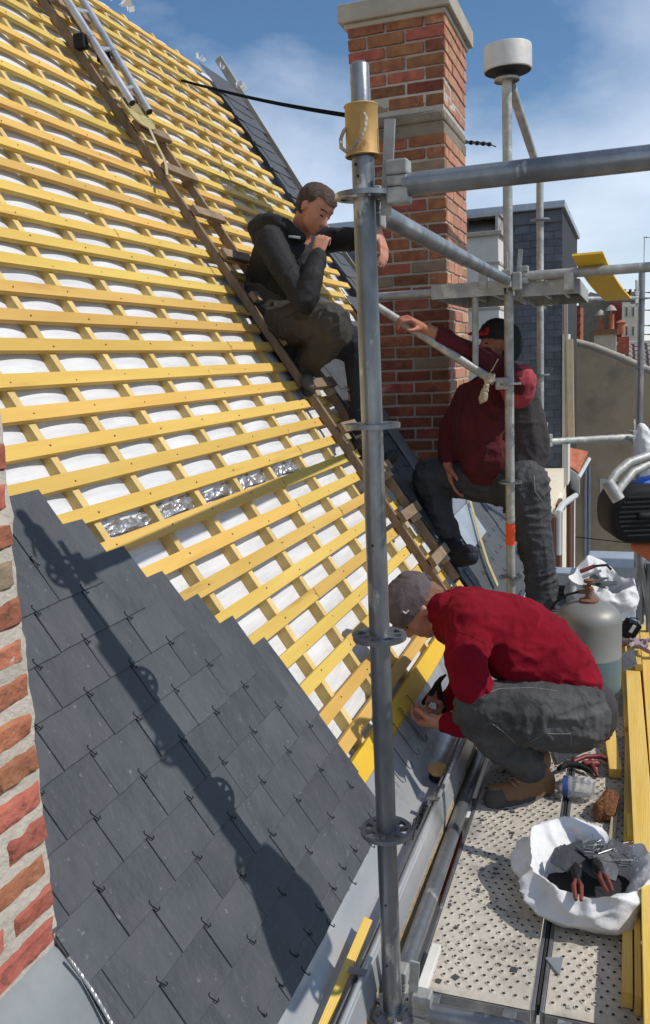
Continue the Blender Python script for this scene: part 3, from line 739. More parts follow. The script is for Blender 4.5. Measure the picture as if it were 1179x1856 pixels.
def tube_thing(name, a, b, label, r=TR, m='galv', cat='scaffold tube', heads=(1, 1), group='horizontal scaffold tubes'):
    a, b = V(a), V(b); t = thing(name, label, cat, a, group)
    d = (b - a).normalized(); h = V((d.x, d.y, 0)).normalized() if abs(d.z) < 0.99 else d
    s0 = a + d * (0.085 if heads[0] else 0); s1 = b - d * (0.085 if heads[1] else 0)
    mb = MB(); mb.tube([s0, s1], r, 18); mb.build('tube', m, t, smooth=40)
    if heads[0]: wedge(a + V((0, 0, -0.0)), h, t)
    if heads[1]: wedge(b, -h, t)
    return t
UP = V((0, 0, 0.012))
tube_thing('scaffold_ledger', V((PX, PY, 0.336)) - V((0, 0, 0.02)), V((-0.570, 4.457, 0.354)), 'guard rail tube running away from the near pole below the cross tube')
tube_thing('scaffold_transom', V((PX, PY, 0.336)) + UP, V((0.160, PY, 0.336)) + UP, 'thick cross tube from the near pole towards the right, in front of the sky')
tube_thing('scaffold_ledger', V((PX, PY, -1.564)) + UP, V((-0.570, 4.457, -1.646)) + UP, 'low tube beside the deck, running from the foot of the near pole')
tube_thing('scaffold_transom', V((-0.570, 4.457, 0.372)), V((0.185, 4.457, 0.372)), 'cross tube under the small upper deck, with yellow board over it', m='galv_worn')
tube_thing('scaffold_transom', V((-0.565, 6.03, -0.600)), V((0.075, 6.85, -0.646)), 'far low cross tube in front of the beige gable', m='galv_worn')
tube_thing('scaffold_transom', V((-0.565, 6.03, 0.340)), V((0.075, 6.85, 0.354)), 'far upper cross tube behind the yellow board', m='galv')
tube_thing('scaffold_transom', V((PX, PY, -1.564)) + UP, V((0.160, PY, -1.564)) + UP, 'cross tube carrying the near end of the deck')
tube_thing('scaffold_transom', V((-0.570, 4.457, -1.640)), V((0.185, 4.457, -1.640)), 'cross tube carrying the far end of the deck')
tube_thing('wall_tie', V((-0.585, 3.00, -1.645)), V((-0.515, 3.00, -1.65)), 'short flat tie tube between gutter and deck', heads=(0, 0), r=0.017)
# bracket towards the roof with its diagonal
br = thing('scaffold_bracket', 'triangular tube bracket reaching from the taped pole towards the chimney', 'bracket', (-0.570, 4.457, 0.3))
mb = MB(); mb.tube([(-0.61, 4.457, 0.322), (-1.34, 4.457, 0.322)], 0.0225, 14); mb.build('top_tube', 'galv_worn', br, smooth=40)
pA = W(897, 692, 4.42); pB = W(668, 545, 4.40)
mb = MB(); mb.tube([pA, pB], 0.0215, 14); mb.build('diagonal_tube', 'galv_worn', br, smooth=40)
mb = MB(); mb.tube([W(862, 528, 4.43), W(862, 668, 4.43)], 0.0165, 12); mb.build('strut', 'galv_worn', br, smooth=40)
for x in (878, 938, 1032):
    p = W(x, 510, 4.43); mb = MB(); mb.box(p, (0.045, 0.075, 0.085)); mb.build('deck_claw', 'galv_worn', br, bevel=0.006)
mb = MB(); mb.box(W(912, 695, 4.44), (0.07, 0.06, 0.06)); mb.build('coupling_head', 'galv_worn', br, bevel=0.008)
# diagonal high up between second and third pole
tube_thing('scaffold_brace', V((-0.555, 4.50, 1.26)), V((-0.565, 6.00, 1.13)), 'sloping brace falling from under the white drum to the far pole', heads=(0, 0), m='galv_worn', group='sloping scaffold braces')
# ------------------------------------------------------------------ upper decks seen from below
def upper_deck(x0, x1, y0, y1, z, label):
    t = thing('upper_deck_board', label, 'scaffold deck', ((x0 + x1) / 2, y0, z), 'small decks above the standing man')
    mb = MB(); mb.box(((x0 + x1) / 2, (y0 + y1) / 2, z + 0.055), (x1 - x0, y1 - y0, 0.004)); mb.build('sheet', 'galv_worn', t)
    for x in (x0 + 0.003, x1 - 0.003):
        mb = MB(); mb.box((x, (y0 + y1) / 2, z + 0.02), (0.006, y1 - y0, 0.066)); mb.build('side_rail', 'galv_worn', t)
    for y in (y0, y1):
        mb = MB(); mb.box(((x0 + x1) / 2, y, z + 0.02), (x1 - x0 - .014, 0.006, 0.066)); mb.build('end_plate', 'galv_worn', t)
    for k in range(1, 3):
        mb = MB(); mb.box((x0 + (x1 - x0) * k / 3, (y0 + y1) / 2, z + 0.035), (0.02, y1 - y0 - .02, 0.034)); mb.build('rib', 'galv_worn', t)
upper_deck(-0.945, -0.585, 4.40, 5.40, 0.30, 'grey steel deck board left of the taped pole, above the cap')
upper_deck(-0.545, -0.235, 4.50, 5.45, 0.29, 'grey steel deck board right of the taped pole, near the yellow board')
# bent yellow board
yb = MB(); n = 14
pts = []
for i in range(n + 1):
    t = i / n; pts.append((W(1037 + 52 * t + 8 * t * t, 464 + 82 * t ** 1.0 + 6 * math.sin(math.pi * t), 4.35 + 0.50 * t)))
for i, p in enumerate(pts):
    t = i / n; wv = V((0.138 - 0.01 * t, 0.02, 0.004)); up = V((0, 0.3, 0.95)).normalized() * 0.010
    yb.v += [p, p + wv, p + wv + up, p + up]
for i in range(n):
    a = i * 4
    for q in range(4): yb.f.append((a + q, a + (q + 1) % 4, a + 4 + (q + 1) % 4, a + 4 + q))
yb.f += [(0, 3, 2, 1), (n * 4, n * 4 + 1, n * 4 + 2, n * 4 + 3)]
yb.build('yellow_board', 'board_yellow', label='bent yellow board hung over the upper cross tube', cat='board')
# ------------------------------------------------------------------ walking decks
def deck(x0, x1, y0, y1, z, label):
    t = thing('steel_deck', label, 'scaffold deck', ((x0 + x1) / 2, y0, z), 'perforated steel walking decks')
    mb = MB(); nx, ny = 12, int((y1 - y0) / 0.04); base = 0
    for j in range(ny + 1):
        for i in range(nx + 1):
            x = x0 + 0.012 + (x1 - x0 - 0.024) * i / nx; y = y0 + (y1 - y0) * j / ny
            mb.v.append(V((x, y, z - 0.001 + 0.0012 * noise.noise(V((x * 9, y * 9, 0))))))
    for j in range(ny):
        for i in range(nx): a = j * (nx + 1) + i; mb.f.append((a, a + 1, a + nx + 2, a + nx + 1))
    mb.build('perforated_sheet', 'deck', t, smooth=60)
    for x in (x0 + 0.005, x1 - 0.005):
        mb = MB(); mb.box((x, (y0 + y1) / 2, z - 0.028), (0.010, y1 - y0, 0.062)); mb.build('side_rail', 'galv', t, bevel=0.002)
    mb = MB(); mb.box(((x0 + x1) / 2, y0 + 0.004, z - 0.03), (x1 - x0 - 0.024, 0.01, 0.05)); mb.build('end_plate', 'galv_worn', t, bevel=0.002)
    for x in (x0 + 0.06, x1 - 0.06):
        mb = MB(); mb.box((x, y0 - 0.03, z - 0.012), (0.035, 0.07, 0.012)); mb.box((x, y0 - 0.06, z - 0.03), (0.035, 0.012, 0.045)); mb.build('hook_claw', 'galv', t, bevel=0.003)
    hb, rb = MB(), MB(); row = 0; y = y0 + 0.04; r = random.Random(int(x0 * 100))
    while y < min(y1 - 0.02, 3.9):
        x = x0 + 0.028 + (0.014 if row % 2 else 0)
        while x < x1 - 0.022:
            if r.random() > 0.06:
                up = (int(x * 50) + row) % 2
                hb.lathe([(0.0042, 0.0026 if up else 0.0012), (0.0, 0.0025 if up else 0.0011)], (x, y, z), 8)
                rb.lathe([(0.0095, -0.0012), (0.0062, 0.0028 if up else 0.001), (0.0042, 0.0022 if up else 0.0)], (x, y, z), 9)
            x += 0.029
        y += 0.026; row += 1
    rb.build('raised_rims', 'deck', t, kind='stuff', smooth=60); hb.build('drain_holes', 'deck_hole', t, kind='stuff')
DZ = -1.61
deck(-0.512, -0.200, 1.95, 4.43, DZ, 'perforated steel deck nearest the roof, under the crouching man')
deck(-0.188, 0.125, 1.95, 4.43, DZ, 'perforated steel deck beside the yellow planks')
deck(-0.505, -0.190, 4.50, 6.00, DZ, 'far perforated deck behind the gas bottle on the roof side')
deck(-0.180, 0.130, 4.50, 6.00, DZ, 'far perforated deck on the outer side behind the gas bottle')
mb = MB(); mb.box((-0.194, 3.2, DZ - 0.012), (0.006, 2.46, 0.03)); mb.build('gap_strip', 'black_matte', label='dark seam strip between the two near decks', cat='strip')
# ------------------------------------------------------------------ can hung on the pole
can = thing('rusty_can', 'rust-flecked yellow can turned over the top of the near pole, rope handle hanging', 'can', (PX, PY, 0.42))
cz0, cz1 = 0.412, 0.512
cc = (PX, PY, 0)
mb = MB(); mb.lathe([(0.0350, cz0), (0.0368, cz0 + .002), (0.0342, cz0 + .006), (0.0335, cz1 - .006), (0.0360, cz1 - .002), (0.0345, cz1), (0.021, cz1 - .003)], cc, 28); mb.build('can_body', 'rust_can', can, smooth=40)
mb = MB(); pts = [W(*p) for p in [(660, 206, 1.768), (664, 214, 1.762), (662, 232, 1.756), (652, 252, 1.752), (640, 268, 1.752), (628, 275, 1.757), (619, 268, 1.765), (618, 252, 1.775), (623, 238, 1.782), (629, 232, 1.786)]]
mb.tube(pts, 0.0040, 8); mb.build('rope_handle', 'rope', can, smooth=60)
# white drum on top of the second pole
dr = thing('white_drum', 'white drum set upside down on top of the taped pole', 'drum', (-0.57, 4.457, 1.37))
mb = MB(); mb.lathe([(0.108, 0.0), (0.113, 0.004), (0.112, 0.105), (0.110, 0.111), (0.100, 0.112), (0.0, 0.111)], (-0.565, 4.457, 1.318), 36); mb.build('shell', 'drum', dr, smooth=40)
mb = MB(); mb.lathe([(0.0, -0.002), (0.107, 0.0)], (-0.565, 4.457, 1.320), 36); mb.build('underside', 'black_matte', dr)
# cable from the roof to the near pole
mb = MB(); 
cabA = RPIX(330, 146, 0.02); pts = [cabA.lerp(W(662, 214, 5.16), t) + V((0, 0, -0.02 * math.sin(math.pi * t))) for t in [i / 14 for i in range(15)]]
mb.tube(pts, 0.010, 8, rs=[0.008 + 0.0004 * i for i in range(15)]); mb.build('tie_cable', 'cable', label='black cable stretched from the upper battens to the brick chimney, ending behind the can', cat='cable', smooth=60)
# ------------------------------------------------------------------ bag on the outer pole (casts the shadow on the slates)
bag = thing('tool_bag', 'dark canvas tool bag hung on the outer scaffold pole, at its shadow on the slates', 'bag', (0.16, PY, -0.3))
mb = MB(); mb.hull([((0.19, 1.68, -0.50), 0.03), ((0.19, 1.90, -0.52), 0.03), ((0.20, 1.70, -0.36), 0.025), ((0.20, 1.93, -0.34), 0.02), ((0.19, 1.89, -0.14), 0.02), ((0.19, 1.80, -0.10), 0.02)])
mb.build('bag_body', 'black_matte', bag, smooth=50)
mb = MB(); mb.tube([(0.20, 1.76, -0.19), (0.175, PY, -0.02), (0.20, 1.90, -0.16)], 0.006, 6); mb.build('strap', 'strap', bag)
# ------------------------------------------------------------------ planks stacked along the outer edge of the deck
def plank(x0, x1, y0, y1, z0, z1, label, m='plank', dx=0.0, dz=0.0):
    mb = MB(); P = []
    for (y, sx, sz) in ((y0, 0, 0), (y1, dx, dz)):
        for (x, z) in ((x0, z0), (x1, z0), (x1, z1), (x0, z1)): P.append(V((x + sx, y, z + sz)))
    mb.add(P, [(0, 1, 2, 3), (7, 6, 5, 4), (0, 4, 5, 1), (1, 5, 6, 2), (2, 6, 7, 3), (3, 7, 4, 0)])
    return mb.build('lumber_plank', m, label=label, cat='plank', group='yellow planks stacked on the deck', bevel=0.0015)
plank(0.002, 0.032, 3.60, 4.72, DZ + .001, DZ + 0.062, 'short yellow plank nearest the gas bottle, its end grain showing', dx=-.03)
plank(0.004, 0.030, 2.02, 3.585, DZ + .001, DZ + 0.045, 'low brownish plank along the deck edge behind the front sack')
plank(0.036, 0.100, 2.50, 4.95, DZ + .001, DZ + 0.090, 'widest yellow plank in the middle of the stack, knots along its face', dx=-.045)
plank(0.034, 0.050, 2.0, 2.49, DZ + .001, DZ + 0.06, 'narrow yellow plank end beside the front sack')
plank(0.052, 0.092, 1.62, 2.47, DZ + .05, DZ + 0.115, 'yellow plank in the bottom right corner, close to the viewer')
plank(0.104, 0.150, 2.3, 5.0, DZ + .001, DZ + 0.070, 'yellow plank at the outer side of the stack', dx=-.03)
plank(0.096, 0.165, 1.62, 2.28, DZ + .001, DZ + 0.10, 'outermost short yellow plank at the bottom right corner')
plank(0.155, 0.20, 1.8, 4.4, DZ + .001, DZ + 0.10, 'yellow plank set along the toe board at the right border', dx=0)
plank(0.045, 0.075, 4.2, 5.6, DZ + .092, DZ + 0.125, 'thin yellow plank lying on the far end of the stack', dx=-.02)
# ================================================================== PEOPLE
def remeshed(mb, vox, smooth_it=6, name='m', fac=0.6):
    me = bpy.data.meshes.new(name); me.from_pydata([tuple(v) for v in mb.v], [], mb.f); me.update()
    o = bpy.data.objects.new(name, me); COL.objects.link(o)
    r = o.modifiers.new('r', 'REMESH'); r.mode = 'VOXEL'; r.voxel_size = vox
    if smooth_it:
        s = o.modifiers.new('s', 'SMOOTH'); s.factor = fac; s.iterations = smooth_it
    dg = bpy.context.evaluated_depsgraph_get(); dg.update()
    out = bpy.data.meshes.new_from_object(o.evaluated_get(dg)); bpy.data.objects.remove(o); bpy.data.meshes.remove(me)
    return out
def wrinkle(me, amp, fr, seed=0, st=(1, 1, 1), power=1.0, centre=None):
    n = len(me.vertices); co = np.empty(n * 3); me.vertices.foreach_get('co', co); co = co.reshape(-1, 3)
    no = np.empty(n * 3); me.vertices.foreach_get('normal', no); no = no.reshape(-1, 3)
    d = np.empty(n)
    for i in range(n):
        x, y, z = co[i]; q = V((x * fr * st[0] + seed, y * fr * st[1], z * fr * st[2]))
        w = noise.noise(q * 0.45 + V((9, 1, seed)))
        k = max(0, 1 - abs(noise.noise(q + V((w * 1.6, w * 1.2, 0)))) * 3.0) ** 1.6 * 1.3 - 0.35
        d[i] = max(-0.6, k) * (0.55 + 0.9 * w)
    co = co + no * (d[:, None] * amp); me.vertices.foreach_set('co', co.ravel()); me.update()
def put(name, me, m, parent, label=None, smooth=True):
    off = wloc(parent)
    me.transform(Matrix.Translation(-off)); me.materials.clear(); me.materials.append(MATS[m]); me.name = name
    if smooth: me.shade_smooth()
    return link(name, me, parent, label=label)
def cut(me, fn):                                  # keep faces whose centre satisfies fn (open garment edges)
    bm = bmesh.new(); bm.from_mesh(me)
    bmesh.ops.delete(bm, geom=[f for f in bm.faces if not fn(f.calc_center_median())], context='FACES'); bm.to_mesh(me); bm.free(); return me
def head(mb, c, f, u, k=1.0, nose=True):
    f = V(f).normalized(); u = V(u); u = (u - f * u.dot(f)).normalized(); r = f.cross(u)
    P = lambda a, b, s=0: c + (f * a + u * b + r * s) * k
    H = lambda *L_: mb.hull([(P(*p), q * k) for p, q in L_])
    H(((-.028, .030, 0), .083), ((.012, .040, 0), .080), ((.022, -.005, 0), .070), ((-.03, -.01, 0), .066))
    H(((.020, .0, 0), .068), ((.030, -.060, .022), .038), ((.030, -.060, -.022), .038), ((.062, -.092, 0), .020), ((.050, -.03, 0), .046))
    H(((.052, -.018, .034), .026), ((.050, -.045, .026), .026), ((.030, .0, .045), .026)); H(((.052, -.018, -.034), .026), ((.050, -.045, -.026), .026), ((.030, .0, -.045), .026))
    H(((.074, .026, .030), .013), ((.078, .024, .0), .013), ((.074, .026, -.030), .013), ((.05, .05, 0), .045))
    H(((.084, .012, 0), .008), ((.108, -.030, 0), .0105), ((.082, -.034, .012), .009), ((.082, -.034, -.012), .009))
    H(((.084, -.058, .012), .008), ((.084, -.058, -.012), .008), ((.070, -.058, 0), .02)); H(((.082, -.068, .012), .0085), ((.082, -.068, -.012), .0085), ((.070, -.070, 0), .018))
    for s in (-1, 1):
        H(((-.002, .018, .080 * s), .008), ((-.014, .006, .086 * s), .009), ((-.008, -.026, .078 * s), .008), ((.006, .0, .076 * s), .007))
    return P, k
def face_bits(P, k, parent, hairm='hair', c=None):
    for s in (-1, 1):
        b = MB(); b.hull([(P(.0835, .005, .022 * s), .0032 * k), (P(.0830, .003, .031 * s), .0045 * k), (P(.0775, .005, .040 * s), .003 * k)]); b.build('eye', 'eye', parent, smooth=60)
        b = MB(); b.hull([(P(.086, .030, .018 * s), .0045 * k), (P(.083, .034, .034 * s), .005 * k), (P(.070, .030, .048 * s), .004 * k)]); b.build('eyebrow', hairm, parent, smooth=60)
def hair_cap(P, k, parent, m='hair', fringe=0.045):
    b = MB(); b.hull([(P(-.028, .030, 0), .090 * k), (P(.012, .042, 0), .0865 * k), (P(-.035, -.01, 0), .074 * k)])
    me = remeshed(b, .007, 2)
    O = P(0, 0, 0); f = (P(1, 0, 0) - O).normalized(); u = (P(0, 1, 0) - O).normalized(); r = (P(0, 0, 1) - O).normalized()
    def keep(p):
        d = p - O; a, b_, s = d.dot(f) / k, d.dot(u) / k, d.dot(r) / k
        jag = 0.006 * noise.noise(p * 70)
        if a > 0.03: return b_ > 0.070 + jag + abs(s) * 0.25 - 0.01
        if a > 0.0: return b_ > 0.005 + jag + a * 1.6
        return b_ > -0.055 + jag - a * 0.0
    cut(me, keep); wrinkle(me, 0.003, 55, 3)
    return put('hair', me, m, parent)
def hand(mb, w, fd, pd, curl=(0.5, 0.6, 0.7, 0.8), k=1.0, side=1, thumb=0.5, bend=1.0):
    fd = V(fd).normalized(); pd = V(pd); pd = (pd - fd * pd.dot(fd)).normalized(); sd = fd.cross(pd) * side
    kn = w + fd * 0.088 * k
    mb.hull([(w, .024 * k), (w + fd * .02 * k + sd * .012 * k, .021 * k), (kn + sd * .030 * k, .0125 * k), (kn - sd * .030 * k, .0115 * k), (w + fd * .04 * k - sd * .018 * k, .017 * k)])
    Ls = [(.042, .026, .020), (.046, .029, .021), (.043, .027, .020), (.034, .021, .018)]
    for i in range(4):
        p = kn + sd * (0.0300 - 0.0200 * i) * k; a = 0; c_ = curl[i]
        for q, l in enumerate(Ls[i]):
            a += c_ * (0.8, 1.1, 0.7)[q] * bend
            d = fd * math.cos(a) + pd * math.sin(a); e = p + d * l * k
            mb.hull([(p, (.0098, .0088, .0078)[q] * k), (e, (.0088, .0078, .0066)[q] * k)], 8); p = e
    p = w + fd * .026 * k + sd * .026 * k; d = (fd * 0.75 + sd * (0.85 - thumb * .5) + pd * (0.3 + thumb)).normalized()
    mb.hull([(w + fd * .015 * k + sd * .010 * k, .019 * k), (p + d * .032 * k, .0125 * k)], 8)
    p2 = p + d * .032 * k; d2 = (d + fd * 0.5 + pd * thumb * .3).normalized(); mb.hull([(p2, .0115 * k), (p2 + d2 * .030 * k, .0095 * k)], 8)
    p3 = p2 + d2 * .030 * k; d3 = (d2 + fd * .4).normalized(); mb.hull([(p3, .0100 * k), (p3 + d3 * .022 * k, .0078 * k)], 8)
    return mb
def limb(mb, *pts):                               # chain of (point, radius)
    for a, b in zip(pts[:-1], pts[1:]): mb.hull([a, b])
    return mb
def boot(parent, heel, toe, ankle, m_up, m_sole='rubber', k=1.0, m_toe=None, laces=True):
    heel, toe, ankle = V(heel), V(toe), V(ankle); d = (toe - heel).normalized(); up = (ankle - heel - d * (ankle - heel).dot(d)).normalized(); sd = d.cross(up)
    Lf = (toe - heel).length; mid = heel + d * Lf * .55
    g = thing.__call__ if False else None
    b = MB(); b.hull([(heel + d * .03 + up * .010, .030 * k), (heel + d * .03 + up * .055, .034 * k), (mid + up * .028, .040 * k), (mid + up * .062 - d * .02, .034 * k)])
    b.hull([(mid + up * .026, .042 * k), (toe - d * .035 + up * .024, .035 * k), (toe - d * .05 + up * .034 + sd * .01, .034 * k)])
    b.hull([(heel + d * .035 + up * .06, .036 * k), (ankle, .046 * k), (mid - d * .02 + up * .07, .032 * k)])
    b.hull([(ankle, .047 * k), (ankle + up * .05 - d * .01, .050 * k)])
    me = remeshed(b, .006, 4); wrinkle(me, .003, 26, 4); o = put('boot', me, m_up, parent)
    b = MB(); b.hull([(heel + d * .03, .037 * k), (heel + d * .12, .036 * k), (toe - d * .04, .042 * k), (mid, .044 * k)])
    me = remeshed(b, .006, 1)
    h0 = heel + up * .012
    me = cut(me, lambda p: (p - h0).dot(up) < 0.004)
    s_ = put('sole', me, m_sole, o if False else parent)
    if m_toe:
        b = MB(); b.hull([(toe - d * .035 + up * .020, .038 * k), (toe - d * .055 + up * .020, .041 * k)]); me = remeshed(b, .006, 1)
        put('toe_cap', me, m_toe, parent)
    if laces:
        b = MB()
        for i in range(5):
            q = mid - d * (.075 - .018 * (4 - i)) + up * (.125 - .013 * (4 - i)); q = mid + d * (-.045 + .016 * i) + up * (.112 - .011 * i)
            b.tube([q - sd * .024 - up * .006, q + up * .006 + d * .006, q + sd * .024 - up * .006], .0026, 5)
        for s in (-1, 1):
            q = mid - d * .045 + up * .12; b.tube([q, q + sd * .03 * s + up * .02 + d * .02, q + sd * .045 * s - up * .02 + d * .03, q + sd * .02 * s - up * .03 + d * .01], .0024, 5)
        b.build('lace', 'rope', parent, smooth=60)
BV = {}
def onto(objs, pix, lift=0.002):                  # lay a polyline on the surface of finished garments
    out = []
    for (x, y) in pix:
        r = ray(x, y); best = None
        for o in objs:
            if o.name not in BV:
                me = o.data; off = wloc(o.parent); BV[o.name] = BVHTree.FromPolygons([tuple(v.co + off) for v in me.vertices], [tuple(p.vertices) for p in me.polygons])
            h = BV[o.name].ray_cast(V((0, 0, 0)), r)
            if h[0] is not None and (best is None or h[3] < best[1]): best = (h[0] - r * lift, h[3])
        if best: out.append(best[0])
    return out
def dense(pix, n=5):
    out = []
    for a, b in zip(pix[:-1], pix[1:]):
        out += [(a[0] + (b[0] - a[0]) * i / n, a[1] + (b[1] - a[1]) * i / n) for i in range(n)]
    return out + [pix[-1]]
def seam(name, objs, pix, r, m, parent, lift=0.0005):
    p = onto(objs, dense(pix), lift)
    if len(p) > 1: b = MB(); b.tube(p, r, 5); return b.build(name, m, parent, smooth=60)

# ------------------------------------------------------------------ A: man sitting on the roof ladder
A = thing('person', 'man in a black jacket sitting on the roof ladder with one hand at his mouth', 'person', W(500, 600, 4.3))
Ym = 4.34
hc = W(571, 378, 4.24); fA = V((0.76, -0.26, -0.68)); uA = V((0.62, -0.10, 0.75))
mb = MB(); P, k = head(mb, hc, fA, uA, 0.98)
limb(mb, (P(-.02, -.04), .058), (W(543, 425, 4.32), .062), (W(525, 470, Ym), .11))
limb(mb, (W(515, 470, Ym), .11), (W(505, 530, Ym), .12), (W(497, 585, Ym), .13))
wA = W(577, 462, 4.06)
limb(mb, (W(492, 440, 4.14), .05), (W(548, 545, 4.04), .045), (wA, .027))
hand(mb, wA, W(583, 438, 4.08) - wA, W(598, 452, 4.20) - W(583, 438, 4.06), (1.1, 1.1, 1.15, 1.2), 0.92, 1, 0.6)
wB = W(686, 424, 4.36)
limb(mb, (W(560, 432, 4.5), .05), (W(632, 434, 4.45), .045), (wB, .027))
hand(mb, wB, W(694, 446, 4.33) - wB, V((-0.6, 0, -0.5)), (0.35, 0.3, 0.3, 0.35), 1.05, -1, 0.1)
limb(mb, (W(505, 590, 4.25), .10), (W(604, 588, 4.06), .06), (W(558, 660, 4.2), .045))
limb(mb, (W(505, 590, 4.4), .10), (W(645, 625, 4.38), .06), (W(650, 775, 4.42), .045))
me = remeshed(mb, .0055, 3, fac=.5); bodyA = put('body', me, 'skin', A)
face_bits(P, k, bodyA); hair_cap(P, k, bodyA)
mb = MB()
mb.hull([(W(503, 452, Ym), .12), (W(492, 440, 4.17), .078), (W(562, 436, 4.50), .072), (W(540, 475, Ym), .11), (W(490, 505, Ym), .13)])
mb.hull([(W(498, 510, Ym), .135), (W(535, 520, Ym), .125), (W(503, 450, Ym), .12), (W(545, 545, 4.3), .09)])
limb(mb, (W(490, 438, 4.13), .078), (W(520, 495, 4.04), .068), (W(553, 545, 3.99), .064), (W(566, 505, 4.01), .055), (W(577, 466, 4.06), .044))
limb(mb, (W(565, 436, 4.5), .072), (W(632, 434, 4.45), .060), (W(682, 428, 4.37), .046))
limb(mb, (W(488, 400, 4.22), .045), (W(468, 412, 4.34), .055), (W(500, 405, 4.46), .05)); limb(mb, (W(468, 412, 4.34), .055), (W(480, 430, 4.3), .07))
limb(mb, (W(488, 398, 4.22), .040), (W(520, 412, 4.18), .034), (W(547, 432, 4.2), .028)); limb(mb, (W(500, 400, 4.46), .04), (W(545, 432, 4.42), .03))
me = remeshed(mb, .0075, 4); wrinkle(me, .009, 8, 2, (1, 1, 1.3)); wrinkle(me, .003, 24, 5)
jA = put('jacket', me, 'jacket_black', A)
mb = MB(); mb.hull([(W(487, 530, Ym), .135), (W(520, 540, Ym), .125), (W(490, 585, Ym), .14), (W(530, 575, 4.3), .10), (W(480, 560, 4.3), .12)])
me = remeshed(mb, .008, 3); wrinkle(me, .010, 12, 8, (1, 1, 2)); put('jacket_hem', me, 'jacket_olive', A)
mb = MB()
limb(mb, (W(498, 592, 4.3), .135), (W(552, 582, 4.12), .105), (W(604, 585, 4.04), .090)); mb.hull([(W(604, 585, 4.04), .090), (W(607, 600, 4.05), .085)])
limb(mb, (W(606, 592, 4.05), .088), (W(585, 628, 4.10), .080), (W(556, 662, 4.2), .060)); limb(mb, (W(498, 595, 4.3), .13), (W(520, 640, 4.25), .07))
me = remeshed(mb, .008, 3); wrinkle(me, .012, 12, 4, (1, 1, 1)); wrinkle(me, .004, 30, 9); tA = put('trousers', me, 'trousers_work', A)
mb = MB()
limb(mb, (W(510, 600, 4.42), .125), (W(600, 612, 4.42), .10), (W(650, 628, 4.38), .092)); limb(mb, (W(652, 630, 4.38), .092), (W(654, 700, 4.40), .070), (W(653, 775, 4.42), .058))
me = remeshed(mb, .008, 3); wrinkle(me, .010, 13, 14, (1, 1, 1.5)); put('trouser_leg', me, 'denim_navy', A)
boot(A, W(545, 668, 4.34), W(562, 712, 4.10), W(550, 655, 4.27), 'boot_grey', k=.95)
boot(A, W(640, 815, 4.46), W(672, 822, 4.34), W(652, 778, 4.43), 'boot_grey', k=.95)
seam('reflective_patch', [jA], [(524, 428), (545, 431)], .007, 'paint_white', A)
seam('pocket_seam', [tA], [(520, 575), (545, 560), (560, 562)], .004, 'jacket_olive', A)
# ------------------------------------------------------------------ C: man standing at the chimney
Cc = thing('person', 'stout man in maroon and grey jacket and red-brimmed cap gripping the bracket tube', 'person', WZ(985, 1210, DZ))
hc = W(903, 626, 4.78); fC = V((-0.80, -0.50, 0.12)); uC = V((0.10, 0.05, 1))
mb = MB(); P, k = head(mb, hc, fC, uC, 1.04)
limb(mb, (P(-.02, -.05), .066), (W(908, 675, 4.8), .072), (W(895, 705, 4.82), .085))
limb(mb, (W(895, 710, 4.83), .09), (W(895, 790, 4.83), .12), (W(918, 868, 4.83), .11))
wC = W(766, 594, 4.40)
limb(mb, (W(935, 695, 4.62), .06), (W(850, 640, 4.50), .040), (W(800, 611, 4.44), .038), (wC, .028))
hand(mb, wC, W(741, 577, 4.34) - wC, V((-0.15, 0.30, -0.95)), (0.75, 0.75, 0.8, 0.85), 1.05, 1, 0.5)
wD = W(812, 842, 4.74)
limb(mb, (W(848, 725, 4.92), .05), (W(820, 778, 4.84), .036), (wD, .032))
hand(mb, wD, W(818, 872, 4.72) - wD, V((0.9, 0.1, -0.25)), (0.25, 0.3, 0.35, 0.5), 1.12, 1, 0.2)
limb(mb, (W(915, 875, 4.85), .12), (W(776, 862, 4.78), .07), (W(815, 985, 4.72), .05))
limb(mb, (W(950, 880, 4.7), .12), (W(972, 985, 4.72), .07), (W(983, 1100, 4.72), .05), (W(985, 1180, 4.72), .045))
me = remeshed(mb, .006, 3, fac=.5); bodyC = put('body', me, 'skin_tan', Cc); face_bits(P, k, bodyC)
b = MB(); b.hull([(P(.052, -.085, 0), .032), (P(.03, -.07, .04), .028), (P(.03, -.07, -.04), .028), (P(.02, -.03, .06), .016), (P(.02, -.03, -.06), .016)])
me = remeshed(b, .006, 1); wrinkle(me, .003, 60, 2); put('beard', me, 'beard', bodyC)
cap = MB(); cap.hull([(P(-.028, .032, 0), .098 * k), (P(.014, .046, 0), .094 * k), (P(-.045, -.01, 0), .086 * k)])
me = remeshed(cap, .007, 2); O_ = P(0, 0, 0); uu = (P(0, 1, 0) - O_).normalized(); ff = (P(1, 0, 0) - O_).normalized()
cut(me, lambda p: (p - O_).dot(uu) > (0.028 if (p - O_).dot(ff) > 0.0 else -0.075)); wrinkle(me, .003, 30, 1); put('cap', me, 'cap_black', Cc)
cap = MB(); cap.hull([(P(.060, .050, .05), .008), (P(.060, .050, -.05), .008), (P(.150, .045, .035), .007), (P(.150, .045, -.035), .007), (P(.165, .043, 0), .007), (P(.10, .062, 0), .010)]); cap.build('cap_brim', 'cap_red', Cc, smooth=60)
cap = MB(); cap.hull([(P(.070, .062, .03), .030), (P(.070, .062, -.03), .030), (P(.05, .09, 0), .03)]); cap.build('cap_front', 'cap_red', Cc, smooth=60)
mb = MB()
mb.hull([(W(862, 722, 4.86), .105), (W(903, 705, 4.70), .10), (W(872, 800, 4.78), .165), (W(878, 770, 4.72), .155)])
mb.hull([(W(878, 790, 4.78), .165), (W(882, 838, 4.76), .145), (W(886, 820, 4.72), .145)])
